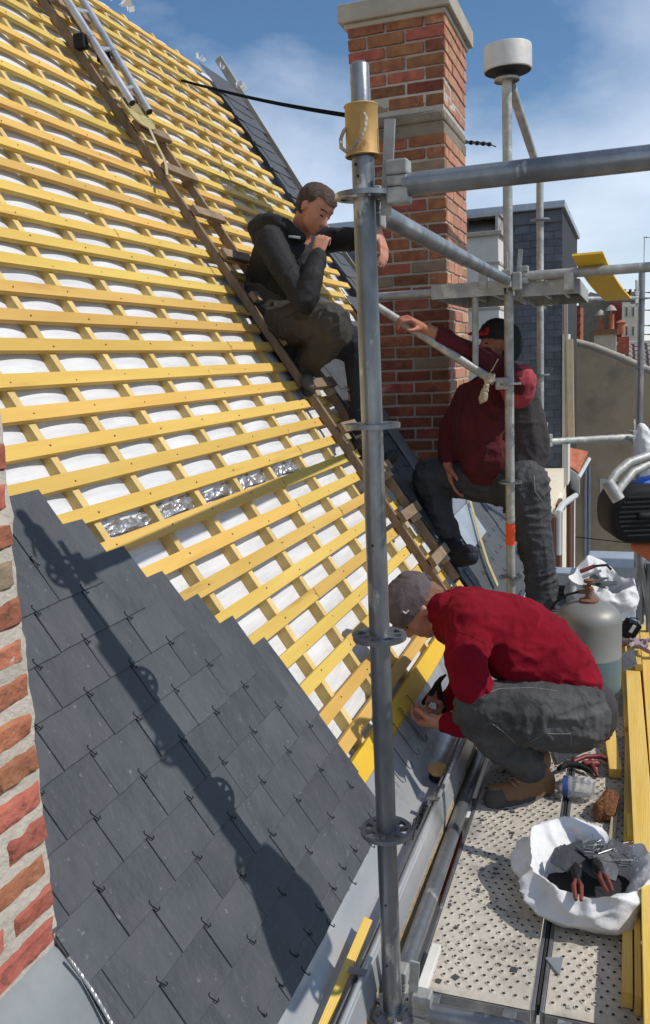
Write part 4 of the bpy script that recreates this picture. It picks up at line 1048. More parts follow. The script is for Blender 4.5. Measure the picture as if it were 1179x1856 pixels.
mb.hull([(W(895, 668, 4.74), .055), (W(918, 668, 4.86), .055), (W(890, 705, 4.76), .09)])
limb(mb, (W(938, 692, 4.60), .082), (W(908, 674, 4.56), .076), (W(866, 647, 4.50), .062), (W(832, 629, 4.46), .053), (W(801, 611, 4.43), .046))
limb(mb, (W(850, 722, 4.90), .085), (W(822, 775, 4.84), .078), (W(812, 812, 4.80), .062), (W(813, 834, 4.76), .050))
me = remeshed(mb, .008, 3); wrinkle(me, .012, 9, 12, (1, 1, .8)); wrinkle(me, .004, 24, 3); jC = put('jacket', me, 'maroon', Cc)
mb = MB()
mb.hull([(W(940, 712, 4.72), .095), (W(948, 760, 4.80), .125), (W(950, 810, 4.82), .150), (W(930, 790, 4.86), .15)])
mb.hull([(W(950, 805, 4.82), .150), (W(945, 838, 4.80), .135), (W(925, 830, 4.82), .15)])
me = remeshed(mb, .008, 3); wrinkle(me, .008, 8, 22, (1, 1, 1.6)); wrinkle(me, .003, 24, 6); put('jacket_back', me, 'charcoal', Cc)
mb = MB(); mb.hull([(W(944, 690, 4.60), .083), (W(940, 712, 4.64), .085), (W(925, 692, 4.62), .075)])
me = remeshed(mb, .008, 3); wrinkle(me, .006, 14, 2); put('shoulder_panel', me, 'pink_red', Cc)
mb = MB()
limb(mb, (W(925, 872, 4.82), .150), (W(850, 868, 4.82), .120), (W(778, 864, 4.78), .098)); mb.hull([(W(778, 864, 4.78), .098), (W(782, 885, 4.77), .092)])
limb(mb, (W(780, 872, 4.78), .096), (W(795, 925, 4.75), .078), (W(816, 972, 4.72), .066))
limb(mb, (W(925, 872, 4.80), .150), (W(948, 880, 4.72), .150)); limb(mb, (W(950, 885, 4.72), .145), (W(966, 960, 4.72), .105), (W(978, 1020, 4.72), .090), (W(983, 1090, 4.72), .085), (W(985, 1185, 4.72), .072))
me = remeshed(mb, .008, 3); wrinkle(me, .015, 10, 31, (.8, .8, 1.8)); wrinkle(me, .004, 30, 6); lC = put('jeans', me, 'denim_dark', Cc)
boot(Cc, W(800, 1018, 4.70), W(862, 1008, 4.50), W(812, 985, 4.70), 'boot_navy', 'boot_navy', k=1.08, laces=False)
q = W(985, 1215, 4.72); q.z = DZ; boot(Cc, q + V((0.02, .06, 0.02)), q + V((-0.12, -0.16, 0.02)), q + V((0.01, 0.03, .10)), 'boot_navy', k=1.0, laces=False)
seam('zip', [jC], [(905, 700), (898, 760), (880, 830), (876, 858)], .002, 'charcoal', Cc)
seam('pocket_seam', [lC], [(968, 862), (970, 890), (984, 910)], .003, 'stitch', Cc)
# ------------------------------------------------------------------ D: man crouching at the eaves
D = thing('person', 'crouching man in a bright red fleece and grey cap fixing slate hooks at the eaves', 'person', WZ(940, 1460, DZ))
hc = W(757, 1100, 3.10); fD = V((-0.50, -0.30, -0.83)); uD = V((-0.62, -0.30, 0.55))
mb = MB(); P, k = head(mb, hc, fD, uD, 1.02)
limb(mb, (P(-.035, -.03), .060), (W(795, 1105, 3.12), .064), (W(830, 1130, 3.12), .10))
limb(mb, (W(850, 1130, 3.12), .10), (W(940, 1165, 3.12), .13), (W(1030, 1250, 3.12), .12))
wN = W(802, 1310, 2.93)
limb(mb, (W(852, 1135, 2.96), .06), (W(856, 1230, 2.9), .05), (W(880, 1292, 2.93), .045), (wN, .030))
hand(mb, wN, W(770, 1312, 2.97) - wN, V((-0.15, 0.45, 0.65)), (0.7, 0.85, 0.95, 1.05), 1.0, -1, 0.55)
wF = W(806, 1292, 3.20)
limb(mb, (W(835, 1130, 3.28), .06), (W(850, 1240, 3.3), .05), (wF, .032))
hand(mb, wF, W(798, 1266, 3.17) - wF, V((-0.9, -0.2, 0.1)), (1.2, 1.2, 1.2, 1.2), 0.95, 1, 0.6)
limb(mb, (W(1045, 1295, 3.05), .12), (W(868, 1282, 2.92), .07), (W(958, 1392, 3.05), .045))
limb(mb, (W(1045, 1295, 3.2), .12), (W(900, 1300, 3.22), .07), (W(940, 1385, 3.3), .045))
me = remeshed(mb, .0055, 3, fac=.5); bodyD = put('body', me, 'skin', D); face_bits(P, k, bodyD)
b = MB(); b.hull([(P(-.028, .020, 0), .086 * k), (P(-.04, -.02, 0), .074 * k)]); me = remeshed(b, .006, 1)
O_ = P(0, 0, 0); uu = (P(0, 1, 0) - O_).normalized(); ff = (P(1, 0, 0) - O_).normalized()
cut(me, lambda p: -0.075 < (p - O_).dot(uu) and (p - O_).dot(ff) < -0.005); wrinkle(me, .002, 60, 1); put('hair', me, 'beard', bodyD)
cap = MB(); cap.hull([(P(-.026, .040, 0), .094 * k), (P(.016, .050, 0), .091 * k), (P(-.020, .020, 0), .093 * k)])
me = remeshed(cap, .006, 2)
cut(me, lambda p: (p - O_).dot(uu) > 0.018 + 0.0 * (p - O_).dot(ff)); wrinkle(me, .003, 24, 1); capD = put('cap', me, 'cap_grey', D)
b = MB(); b.hull([(P(.060, .030, .052), .006), (P(.060, .030, -.052), .006), (P(.145, .018, .036), .005), (P(.145, .018, -.036), .005), (P(.160, .014, 0), .005), (P(.10, .040, 0), .007)]); b.build('cap_brim', 'cap_grey', D, smooth=60)
b = MB(); b.tube([P(-.112 * 1.0, .022, .03) , P(-.118, .030, 0), P(-.112, .022, -.03)], .006, 6); b.build('cap_strap', 'cap_grey', D)
seam('cap_badge', [capD], [(731, 1108), (736, 1112), (741, 1106)], .003, 'paint_white', D)
mb = MB()
mb.hull([(W(838, 1122, 3.12), .125), (W(852, 1128, 2.98), .09), (W(850, 1125, 3.28), .09), (W(905, 1145, 3.12), .155)])
mb.hull([(W(905, 1145, 3.12), .155), (W(965, 1175, 3.12), .158), (W(935, 1190, 3.02), .10)])
mb.hull([(W(965, 1175, 3.12), .158), (W(1010, 1215, 3.12), .140), (W(1035, 1245, 3.10), .115), (W(1050, 1262, 3.12), .100)])
mb.hull([(W(805, 1105, 3.06), .066), (W(806, 1106, 3.18), .066), (W(842, 1115, 3.12), .10)])
limb(mb, (W(852, 1140, 2.98), .095), (W(846, 1190, 2.90), .078), (W(852, 1238, 2.88), .072), (W(880, 1285, 2.92), .064), (W(835, 1312, 2.92), .050), (W(815, 1311, 2.92), .043))
limb(mb, (W(845, 1145, 3.28), .088), (W(850, 1235, 3.3), .07), (W(812, 1285, 3.21), .048))
me = remeshed(mb, .0065, 3); wrinkle(me, .010, 7.5, 2, (1, 1, 1.3)); wrinkle(me, .0035, 18, 9); jD = put('fleece', me, 'red_fleece', D)
mb = MB()
mb.hull([(W(1040, 1290, 3.08), .135), (W(1058, 1300, 3.14), .11), (W(1000, 1300, 3.02), .115)])
limb(mb, (W(1040, 1295, 3.04), .135), (W(950, 1290, 2.96), .118), (W(880, 1285, 2.90), .096)); mb.hull([(W(868, 1282, 2.90), .090), (W(866, 1298, 2.92), .088), (W(890, 1290, 2.92), .10)])
limb(mb, (W(870, 1298, 2.92), .090), (W(912, 1345, 2.98), .080), (W(960, 1388, 3.05), .066))
limb(mb, (W(1040, 1300, 3.2), .13), (W(910, 1305, 3.22), .095)); limb(mb, (W(910, 1305, 3.22), .09), (W(945, 1380, 3.28), .066))
me = remeshed(mb, .0065, 3); wrinkle(me, .010, 11, 31, (1, 1, 1.2)); wrinkle(me, .004, 28, 6); lD = put('jeans', me, 'denim_grey', D)
b = MB(); b.hull([(W(1060, 1292, 3.10), .122), (W(1070, 1282, 3.12), .100)]); me = remeshed(b, .007, 1); wrinkle(me, .003, 30, 1); put('waistband', me, 'charcoal', D)
seam('stitching', [lD], [(872, 1262), (905, 1248), (965, 1246), (1010, 1252)], .0012, 'stitch', D)
seam('stitching', [lD], [(962, 1345), (985, 1330), (1035, 1330), (1036, 1350)], .0013, 'stitch', D)
seam('stitching', [lD], [(893, 1312), (915, 1328), (940, 1352)], .0010, 'stitch', D)
seam('sleeve_seam', [jD], [(806, 1140), (850, 1150), (888, 1172), (893, 1200), (885, 1228)], .0013, 'red_fleece', D)
seam('collar_seam', [jD], [(795, 1062), (822, 1075), (812, 1110), (798, 1135)], .0013, 'red_fleece', D)
boot(D, W(1003, 1440, 3.10), W(880, 1458, 2.92), W(970, 1400, 3.06), 'boot_tan', 'boot_grey', k=1.02, m_toe='boot_grey')
boot(D, W(985, 1420, 3.38), W(905, 1428, 3.22), W(945, 1395, 3.30), 'boot_tan', 'boot_grey', k=1.0)
# hammer held in the far hand
hm = thing('hammer', 'black claw hammer held by the crouching man at his knee', 'hammer', W(795, 1265, 3.17))
b = MB(); b.tube([W(806, 1300, 3.17), W(798, 1262, 3.15), W(796, 1240, 3.15)], .0115, 10, rs=[.013, .012, .009]); b.build('handle', 'black', hm, smooth=50)
b = MB(); b.tube([W(770, 1276, 3.15), W(776, 1266, 3.15)], .0155, 14); b.tube([W(775, 1268, 3.15), W(785, 1252, 3.15), W(793, 1240, 3.15), W(800, 1230, 3.15), W(809, 1223, 3.15)], .01, 10, rs=[.013, .010, .0125, .009, .004]); b.build('hammer_head', 'black', hm, smooth=50)
# ================================================================== LADDERS ON THE ROOF
ld = thing('roof_ladder', 'brown wooden roof ladder lying up the battens, its rungs dark', 'ladder', RP(4.29, -0.5, 0.05))
for Y in (4.135, 4.435):
    mb = MB(); mb.bar(RP(Y, -0.50, 0.026), RP(Y, 3.95, 0.026), 0.026, 0.042, RN); mb.build('rail', 'old_wood', ld, bevel=0.002)
v = -0.33
while v < 3.9:
    mb = MB(); mb.bar(RP(4.118, v, 0.070), RP(4.455, v, 0.070), 0.055, 0.026, RN); mb.build('rung', 'old_wood', ld, bevel=0.003)
    if v < 0.75:
        for Y in (4.16, 4.41):
            mb = MB(); mb.bar(RP(Y - 0.03, v - 0.035, 0.040), RP(Y + 0.03, v - 0.035, 0.040), 0.055, 0.045, RN); mb.build('block', 'grey_wood', ld, bevel=0.003)
    v += 0.268
al = thing('aluminium_ladder', 'bare aluminium ladder strapped on the upper part of the wooden roof ladder', 'ladder', RPIX(255, 195, 0.12))
e1, f1 = RPIX(240, 187, 0.13), RPIX(122, 0, 0.13); e2, f2 = RPIX(271, 203, 0.13), RPIX(150, 0, 0.13)
d1 = (f1 - e1).normalized(); d2 = (f2 - e2).normalized()
mb = MB(); mb.tube([e1, e1 + d1 * 3.2], 0.021, 14); mb.build('rail', 'alu', al, smooth=40)
mb = MB(); mb.tube([e2, e2 + d2 * 3.3], 0.021, 14); mb.build('rail', 'alu', al, smooth=40)
for e, d in ((e1, d1), (e2, d2)):
    mb = MB(); mb.lathe([(0.0, 0.0), (0.018, 0.0)], e - d * 0.002, 14, d); mb.build('rail_mouth', 'black_matte', al)
    for s in (0.42, 1.15):
        mb = MB(); mb.tube([e + d * s, e + d * (s + .03)], 0.024, 14); mb.build('collar', 'alu', al, smooth=40)
        mb = MB(); mb.box(e + d * (s + .02) - RN * .05 + V((0, -.02, 0)), (0.06, 0.05, 0.07)); mb.build('clamp', 'black', al, bevel=.004)
for s in np.arange(0.10, 3.1, 0.27):
    mb = MB(); mb.tube([e1 + d1 * float(s) - RN * .01, e2 + d2 * float(s + .08) - RN * .01], 0.013, 8); mb.build('rung', 'alu', al, smooth=40)
mb = MB()
for kk in range(7):
    a = e1.lerp(e2, 0.5) + V((0, 0.0, 0)) - RN * 0.03
    pts = []
    for i in range(13):
        t = i / 12 * 2 * math.pi
        pts.append(a + V((0, 1, 0)) * 0.11 * math.cos(t) + RS * (0.05 * math.sin(t) + 0.012 * kk - .05) + RN * (0.02 * noise.noise(V((i, kk, 0)))))
    mb.tube(pts, 0.007, 5)
mb.build('strap_coil', 'strap', al)
mb = MB(); pts = [RPIX(x, y, 0.10) for x, y in [(258, 205), (272, 235), (284, 262), (296, 285), (301, 300), (303, 318)]]
for i, p in enumerate(pts):
    w = V((0, 0.013, 0)); mb.v += [p - w, p + w, p + w + RN * .003, p - w + RN * .003]
for i in range(len(pts) - 1):
    for q in range(4): mb.f.append((i * 4 + q, i * 4 + (q + 1) % 4, i * 4 + 4 + (q + 1) % 4, i * 4 + 4 + q))
mb.build('hanging_strap', 'strap', al)
# strip of tape running down the far slates
mb = MB(); pts = [RPIX(x, y, 0.045) for x, y in [(846, 885), (858, 930), (870, 975), (884, 1020), (902, 1062)]]
for i, p in enumerate(pts):
    w = V((0, 0.03, 0)); mb.v += [p - w, p + w, p + w + RN * .004, p - w + RN * .004]
for i in range(len(pts) - 1):
    for q in range(4): mb.f.append((i * 4 + q, i * 4 + (q + 1) % 4, i * 4 + 4 + (q + 1) % 4, i * 4 + 4 + q))
mb.build('lifting_strap', 'strap', label='yellowish lifting strap hanging down the far slates behind the taped pole', cat='strap')
# ================================================================== SMALL THINGS AT THE EAVES
mb = MB(); a, b_ = WX(570, 1900, -0.634), WX(667, 1668, -0.634)
mb.bar(a, b_, 0.024, 0.014, (0.3, 0, 1)); mb.build('yellow_lath', 'plank', label='yellow lath lying in the zinc gutter beside the near pole', cat='lath', bevel=0.001)
mb = MB(); mb.bar(WZ(752, 1834, -1.585), WZ(792, 1716, -1.585), 0.026, 0.02); mb.build('white_lath', 'paint_white', label='short white painted lath between low tube and deck', cat='lath', bevel=0.002)
mb = MB(); mb.bar(WZ(846, 1505, -1.66), WZ(850, 1450, -1.66), 0.03, 0.10); mb.build('white_post_end', 'paint_white', label='white board end standing in the gap beside the deck', cat='board')
# tar tin in the gutter
tin = thing('bitumen_tin', 'small black tin with yellowish rim standing in the gutter below the hand', 'tin', W(796, 1392, 2.88))
c = W(794, 1398, 2.88)
mb = MB(); mb.lathe([(0.0, 0.0), (0.028, 0.0), (0.034, 0.012), (0.035, 0.045), (0.031, 0.046)], c + V((0, 0, -.03)), 20, (0.1, -0.25, 1)); mb.build('tin_body', 'black', tin, smooth=40)
mb = MB(); mb.lathe([(0.0355, 0.040), (0.037, 0.046), (0.030, 0.049), (0.0, 0.048)], c + V((0, 0, -.03)), 20, (0.1, -0.25, 1)); mb.build('rim', 'rust_can', tin, smooth=40)
# loose long hooks fixed to the eaves board, waiting for slates
for k_, (x, y) in enumerate([(720, 1282), (708, 1312), (700, 1345), (692, 1378), (735, 1262), (728, 1300)]):
    Yc = RPIX(x, y, 0.0).y; vv = -0.66
    b = MB(); b.tube([RP(Yc, vv + .03, .004), RP(Yc, vv + .026, .010), RP(Yc + .002, vv - .10, .014), RP(Yc + .004, vv - .125, .018), RP(Yc + .012, vv - .13, .026), RP(Yc + .014, vv - .108, .032)], .0016, 5)
    b.build('loose_hook', 'hook', label=['wire hook just below the fingers of the crouching man', 'wire hook in the middle of the row on the eaves board', 'third wire hook down the row, close to the near pole', 'lowest wire hook of the row, half hidden by the near pole', 'wire hook nearest the hammer on the eaves board', 'second wire hook below the hand on the eaves board'][k_], cat='hook', group='hooks waiting for slates', smooth=60)
b = MB(); r = random.Random(2)
for k_ in range(16):
    p = V((-0.640 + r.uniform(-.014, .014), 2.52 + r.uniform(-.10, .12), -1.502)); a = r.uniform(0.9, 2.2); d = V((math.cos(a) * .4, math.sin(a), r.uniform(0, .25))) * 0.05
    b.tube([p, p + d, p + d + V((.008, .004, .004)), p + d * .8 + V((.01, .004, .002))], .0014, 4)
b.build('pile_of_hooks', 'hook', label='little heap of black wire hooks lying in the gutter', cat='hooks')
# ================================================================== THINGS ON THE DECK
gas = thing('gas_bottle', 'grey and blue steel gas bottle behind the crouching man', 'gas bottle', V((W(1067, 1200, 3.95).x, 3.95, DZ)))
gx = W(1067, 1200, 3.95).x; gy = 3.95; gr = 0.143
zs = W(1067, 1203, 3.81).z; zt = W(1067, 1095, 3.9).z
prof_ = []
mb = MB(); mb.lathe([(0.10, DZ + 0.055), (gr - .01, DZ + 0.075), (gr, DZ + 0.10), (gr, zs)], (gx, gy, 0), 40); mb.build('lower_body', 'gas_blue', gas, smooth=50)
mb = MB(); P = [(gr + .0012, zs - .002), (gr + .0012, zs + .006), (gr, zs + .008)]
zc = zt - 0.085
P += [(gr, zc)] + [(gr * math.cos(a) ** 0.75, zc + 0.085 * math.sin(a)) for a in [i * math.pi / 2 / 9 for i in range(1, 9)]] + [(0.03, zt)]
mb.lathe(P, (gx, gy, 0), 40); mb.build('upper_body', 'gas_grey', gas, smooth=50)
mb = MB(); mb.lathe([(0.105, DZ + .002), (0.112, DZ + .002), (0.104, DZ + .04), (0.10, DZ + 0.07)], (gx, gy, 0), 32); mb.build('foot_ring', 'gas_blue', gas, smooth=40)
mb = MB(); mb.lathe([(0.042, zt - .012), (0.043, zt + .008), (0.034, zt + .012), (0.018, zt + .014), (0.014, zt + .05), (0.019, zt + .052), (0.019, zt + .066), (0.010, zt + .07), (0.010, zt + .085), (0.024, zt + .087), (0.024, zt + .10), (0, zt + .102)], (gx, gy, 0), 16)
mb.tube([(gx, gy, zt + .045), (gx - .045, gy - .015, zt + .045)], .010, 8); mb.build('valve', 'rust', gas, smooth=30)
mb = MB(); pts = [V((gx - .045, gy - .015, zt + .045)), V((gx - .09, gy - .03, zt + .035)), V((gx - .14, gy - .03, zt + .0)), V((gx - .19, gy - .0, zt - .08)), V((gx - .24, gy + .05, zt - .25)), V((gx - .22, gy + .1, DZ + .01))]
mb.tube(pts, .006, 8); mb.build('hose', 'black', gas, smooth=60)

def sack(c, r, h, name_label, seed, sx=1.0, sy=1.0, peak=0.0, tilt=0.0):
    # slumped woven sack: bellied side, soft outward-rolled rim, cloth falling back inside; folds run round and down
    t = thing('white_sack', name_label, 'sack', c); n, mrow = 120, 46; mb = MB()
    for j in range(mrow + 1):
        s = j / mrow
        for k in range(n):
            a = 2 * math.pi * k / n; ca, sa = math.cos(a), math.sin(a)
            big = noise.noise(V((ca * 1.1 + seed, sa * 1.1, 2.0))); mid = noise.noise(V((ca * 2.6 + seed, sa * 2.6, s * 3)))
            hh = h * (1 + 0.30 * big) + tilt * sa
            if s < 0.60: u = s / 0.60; rad = r * (0.86 + 0.26 * math.sin(u * 2.6)); z = hh * u * 0.92
            elif s < 0.74: u = (s - .60) / .14; rad = r * (0.994 - 0.09 * u); z = hh * (0.92 + 0.12 * math.sin(u * math.pi * .62))
            else: u = (s - .74) / .26; rad = r * (0.904 - .36 * u ** .8); z = hh * (1.03 - .62 * u)
            # sharp folds: creases as ridged noise, oblique to the rim
            q = V((ca * 1.5 + z * 4 + seed, sa * 1.5 - z * 3, s * 2.6)); f = (1 - abs(noise.noise(q)) * 3.2)
            q2 = V((ca * 4.6 - z * 9, sa * 4.6 + seed, s * 7)); f2 = (1 - abs(noise.noise(q2)) * 3.2)
            rr_ = rad * (1 + 0.22 * big + 0.10 * mid) + (0.020 * f + 0.004 * f2) * min(1, s * 5)
            zz = z + (0.008 * f + 0.012 * mid) * min(1, s * 3) + peak * max(0, math.cos(a - 2.2)) ** 3 * min(1, max(0, (s - .4) * 4))
            mb.v.append(c + V((rr_ * ca * sx, rr_ * sa * sy, max(zz, 0.002 + 0.004 * s))))
    for j in range(mrow):
        for k in range(n): a = j * n + k; b = j * n + (k + 1) % n; mb.f.append((a, b, b + n, a + n))
    mb.build('cloth', 'sack', t, smooth=65)
    mb = MB(); mb.lathe([(0.0, h * .50), (r * 0.78, h * .50), (r * .9, h * .3)], c, 20); mb.build('dark_contents', 'black_matte', t)
    return t
def fragment(p, s, label, m='slate', R_=None, grp='broken slate pieces', name='slate_piece', th=0.005):
    rg = R_ or random.Random(1); n = rg.choice([4, 4, 5]); mb = MB(); nrm = V((rg.uniform(-.5, .5), rg.uniform(-.5, .3), 1)).normalized(); u, w = frame_of(nrm); a0 = rg.uniform(0, 6)
    poly = [p + (u * math.cos(a0 + 2 * math.pi * i / n) + w * math.sin(a0 + 2 * math.pi * i / n)) * s * rg.uniform(.7, 1.1) for i in range(n)]
    mb.prism(poly, nrm * 0, nrm * th); return mb.build(name, m, label=label, cat='slate piece', group=grp)
def pincer(c, d, L_, label, m='handle_red'):
    t = thing('pincers', label, 'pliers', c, 'red-handled pliers in the front sack'); d = V(d).normalized(); sd = d.cross(V((0, 0, 1))).normalized()
    for s in (-1,) if False else (0,):
        pass
    for s in (-1, 1):
        b = MB(); b.tube([c, c + d * L_ * .35 + sd * .010 * s, c + d * L_ * .8 + sd * .0085 * s, c + d * L_ + sd * .0065 * s], .008, 8, rs=[.005, .0068, .0062, .0045]); b.build('grip', m, t, smooth=50)
    b = MB(); b.hull([(c, .012), (c - d * .03 + sd * .008, .008), (c - d * .03 - sd * .008, .008), (c - d * .06, .004)]); b.build('jaw', 'black', t, smooth=50)
    return t
C1 = WZ(1066, 1636, DZ); r1 = random.Random(9)
sack(C1 + V((0, 0, 0.001)), 0.165, 0.135, 'white woven sack in the foreground holding slate scraps, hooks and pliers', 3, sx=1.10, sy=1.0, tilt=0.02)
tp = C1 + V((0, 0, 0.115))
SCR = ['back left', 'middle', 'back right', 'front left', 'front right', 'uppermost', 'far right']
for k_ in range(7):
    a = r1.uniform(0, 6.28); q = tp + V(((-.05, .05), (0, .0), (.05, .05), (-.06, -.03), (.05, -.03), (.01, .03), (.08, .02))[k_] + (0.012 + 0.005 * k_,))
    fragment(q, r1.uniform(.045, .085), SCR[k_] + ' one of the dark slate scraps in the front white sack', R_=r1, grp='slate scraps in the front sack')
mb = MB(); pl = [W(1008, 1533, 2.52), W(1056, 1548, 2.50), W(1020, 1566, 2.42), W(998, 1562, 2.45)]
mb.prism(pl, V((0, 0, 0)), V((0, .004, .006))); mb.build('slate_piece', 'slate', label='blue-grey slate corner sticking up at the left rim of the front sack', cat='slate piece')
b = MB()
for k_ in range(34):
    p = tp + V((r1.uniform(-.02, .08), r1.uniform(-.02, .06), r1.uniform(.035, .055))); a = r1.uniform(-.6, 1.4); d = V((math.cos(a), math.sin(a), r1.uniform(-.1, .15))) * r1.uniform(.05, .08)
    b.tube([p, p + d, p + d + V((.005, -.004, .004)), p + d * .9 + V((.006, -.006, .002))], .0014, 4)
b.build('bunch_of_hooks', 'galv', label='bunch of shiny wire hooks on the scraps in the front sack', cat='hooks')
pincer(W(1046, 1590, 2.33), W(1049, 1632, 2.235) - W(1046, 1590, 2.33), .095, 'left pair of red-handled pliers leaning over the front sack rim')
pincer(W(1088, 1578, 2.35), W(1104, 1612, 2.27) - W(1088, 1578, 2.35), .095, 'right pair of red-handled pliers leaning over the front sack rim')
# second sack on a crate
c2b = W(1096, 1122, 4.85)
cr = thing('grey_crate', 'grey battered crate under the far white sack', 'crate', V((c2b.x, 4.85, DZ)))
mb = MB(); hgt = c2b.z - DZ; mb.box((c2b.x + .02, 4.88, DZ + hgt / 2), (0.30, 0.36, hgt)); mb.build('crate_body', 'zinc_lead', cr, bevel=0.008)
mb = MB(); mb.box((c2b.x + .02, 4.88, c2b.z - .02), (0.33, 0.39, 0.03)); mb.build('crate_lid', 'gas_grey', cr, bevel=0.006)
sack(V((c2b.x - .01, 4.88, c2b.z + .001)), 0.165, 0.19, 'white woven sack on the crate behind the gas bottle', 8, sy=.85, peak=0.16)
p2 = V((c2b.x - .01, 4.80, c2b.z + .20))
SC2 = ['left', 'right', 'topmost']
for k_ in range(3):
    fragment(p2 + V(((-.07, .02, -.03)[k_], r1.uniform(-.08, .03), .012 * k_)), r1.uniform(.05, .085), SC2[k_] + ' dark slate scrap in the far white sack', R_=r1, grp='slate scraps in the far sack')
q = W(1052, 1036, 4.66); t = thing('slate_cutter', 'red and black slate cutter lying on the rim of the far sack', 'tool', q)
b = MB(); b.tube([q, W(1078, 1026, 4.68)], .011, 8); b.build('grip', 'red_tool', t, smooth=50)
b = MB(); b.tube([W(1078, 1026, 4.68), W(1100, 1024, 4.7), W(1108, 1032, 4.68)], .007, 8); b.build('jaw', 'black', t, smooth=50)
b = MB(); b.tube([W(1056, 1046, 4.64), W(1090, 1034, 4.66)], .008, 8); b.build('lever', 'alu', t, smooth=50)
# piles of slates beyond the bottle
for (x, y, Yc, n, lab) in ((1030, 1100, 4.75, 26, 'stack of dark slates standing left of the far white sack'), (1022, 1050, 5.35, 22, 'farther stack of dark slates by the leg of the standing man'), (1135, 1040, 5.4, 24, 'stack of dark slates right of the far white sack')):
    p = W(x, y, Yc); st = thing('slate_stack', lab, 'slate stack', V((p.x, Yc, DZ)), 'stacks of slates on the far deck')
    n = int((p.z - DZ) / 0.0075)
    for k_ in range(min(n, 45)):
        mb = MB(); z = p.z - k_ * 0.0075
        mb.box((p.x + r1.uniform(-.008, .008), Yc + r1.uniform(-.01, .01), z), (0.20, 0.30, 0.0052), Matrix.Rotation(r1.uniform(-.06, .06), 3, 'Z')); mb.build('slate', 'slate', st)
# items to the right of the crouching man
mb = MB(); mb.prism([WZ(996, 1348, DZ + .004), WZ(1078, 1330, DZ + .004), WZ(1062, 1362, DZ + .004), WZ(1010, 1385, DZ + .004)], V((0, 0, 0)), V((0, 0, .006))); mb.build('slate_piece', 'slate', label='large slate lying on the deck under the seat of the crouching man', cat='slate piece')
mb = MB(); mb.bar(WZ(1116, 1402, DZ + .022), WZ(1104, 1325, DZ + .022), 0.045, 0.038); mb.build('wood_offcut', 'plank', label='short yellow plank offcut lying beside the plank stack', cat='offcut', bevel=0.002)
mb = MB(); mb.bar(WZ(1108, 1532, DZ + .014), WZ(1120, 1432, DZ + .02), 0.022, 0.020); mb.build('grey_batten_offcut', 'grey_wood', label='grey weathered batten offcut between brush and planks', cat='offcut', bevel=0.002)
mb = MB(); mb.bar(WZ(1143, 1520, DZ + .06), WZ(1141, 1478, DZ + .06), 0.018, 0.018); mb.build('wood_offcut', 'board_yellow', label='tiny bright yellow offcut standing behind the front sack', cat='offcut', bevel=0.001)
dl = thing('red_tool', 'dark red hand tool with black grip lying beside the boot', 'tool', WZ(1060, 1390, DZ))
b = MB(); b.tube([WZ(1012, 1394, DZ + .02), WZ(1030, 1384, DZ + .028), WZ(1052, 1388, DZ + .022), WZ(1070, 1398, DZ + .018)], .012, 8, rs=[.009, .014, .013, .008]); b.build('grip', 'black', dl, smooth=50)
b = MB(); b.tube([WZ(1040, 1380, DZ + .03), WZ(1062, 1371, DZ + .034), WZ(1090, 1371, DZ + .03), WZ(1106, 1380, DZ + .022), WZ(1108, 1396, DZ + .016)], .009, 8, rs=[.008, .010, .011, .010, .006]); b.build('handle', 'red_tool', dl, smooth=50)
b = MB(); b.tube([WZ(1070, 1380, DZ + .02), WZ(1078, 1396, DZ + .016), WZ(1084, 1408, DZ + .01)], .010, 8, rs=[.012, .010, .005]); b.hull([(WZ(1060, 1384, DZ + .02), .013), (WZ(1082, 1384, DZ + .018), .013)]); b.build('head', 'red_tool', dl, smooth=50)
bt = thing('plastic_bottle', 'crushed clear plastic bottle with blue label lying beside the boot', 'bottle', WZ(1050, 1430, DZ))
p0, p1 = WZ(1020, 1425, DZ + .040), WZ(1078, 1432, DZ + .040)
ax_ = (p1 - p0)
mb = MB(); n = 14
pts = [p0 + ax_ * (i / n) for i in range(n + 1)]; mb.tube(pts, .04, 22, rs=[.030, .037] + [.038 + .003 * math.sin(i * 1.9) for i in range(n - 3)] + [.034, .024]); me_ = None
b = MB(); b.v, b.f = mb.v, mb.f
o_ = b.build('bottle_body', 'plastic_clear', bt, smooth=70); wrinkle(o_.data, .004, 30, 1)
mb = MB(); mb.tube([p0 + ax_ * .02, p0 + ax_ * .22], .0395, 22, cap=False); mb.build('bottle_label', 'bottle_label', bt, smooth=60)
mb = MB(); mb.tube([p0 - ax_ * .25, p0], .012, 12, rs=[.011, .028]); mb.build('bottle_neck', 'plastic_clear', bt, smooth=60)
bs = thing('coir_brush', 'round brown coir brush head lying against the grey offcut', 'brush', WZ(1095, 1470, DZ))
b = MB(); b.hull([(WZ(1090, 1468, DZ + .03), .030), (WZ(1108, 1445, DZ + .045), .028), (WZ(1104, 1475, DZ + .025), .024), (WZ(1084, 1480, DZ + .015), .016)]); me = remeshed(b, .005, 1); wrinkle(me, .004, 60, 2); put('bristle_body', me, 'coir', bs, smooth=False)
b = MB(); rg = random.Random(6); cb = WZ(1098, 1466, DZ + .03)
for k_ in range(260):
    d = V((rg.gauss(0, 1), rg.gauss(0, 1), rg.gauss(0, 1))).normalized(); p = cb + V((d.x * .036, d.y * .036, max(-.025, d.z * .034))); u, w = frame_of(d); tip = p + (d + V((rg.uniform(-.4, .4), rg.uniform(-.4, .4), rg.uniform(-.4, .4)))) * .012
    b.add([p + u * .001, p - u * .001, tip], [(0, 1, 2)])
b.build('bristles', 'coir', bs, kind='stuff')
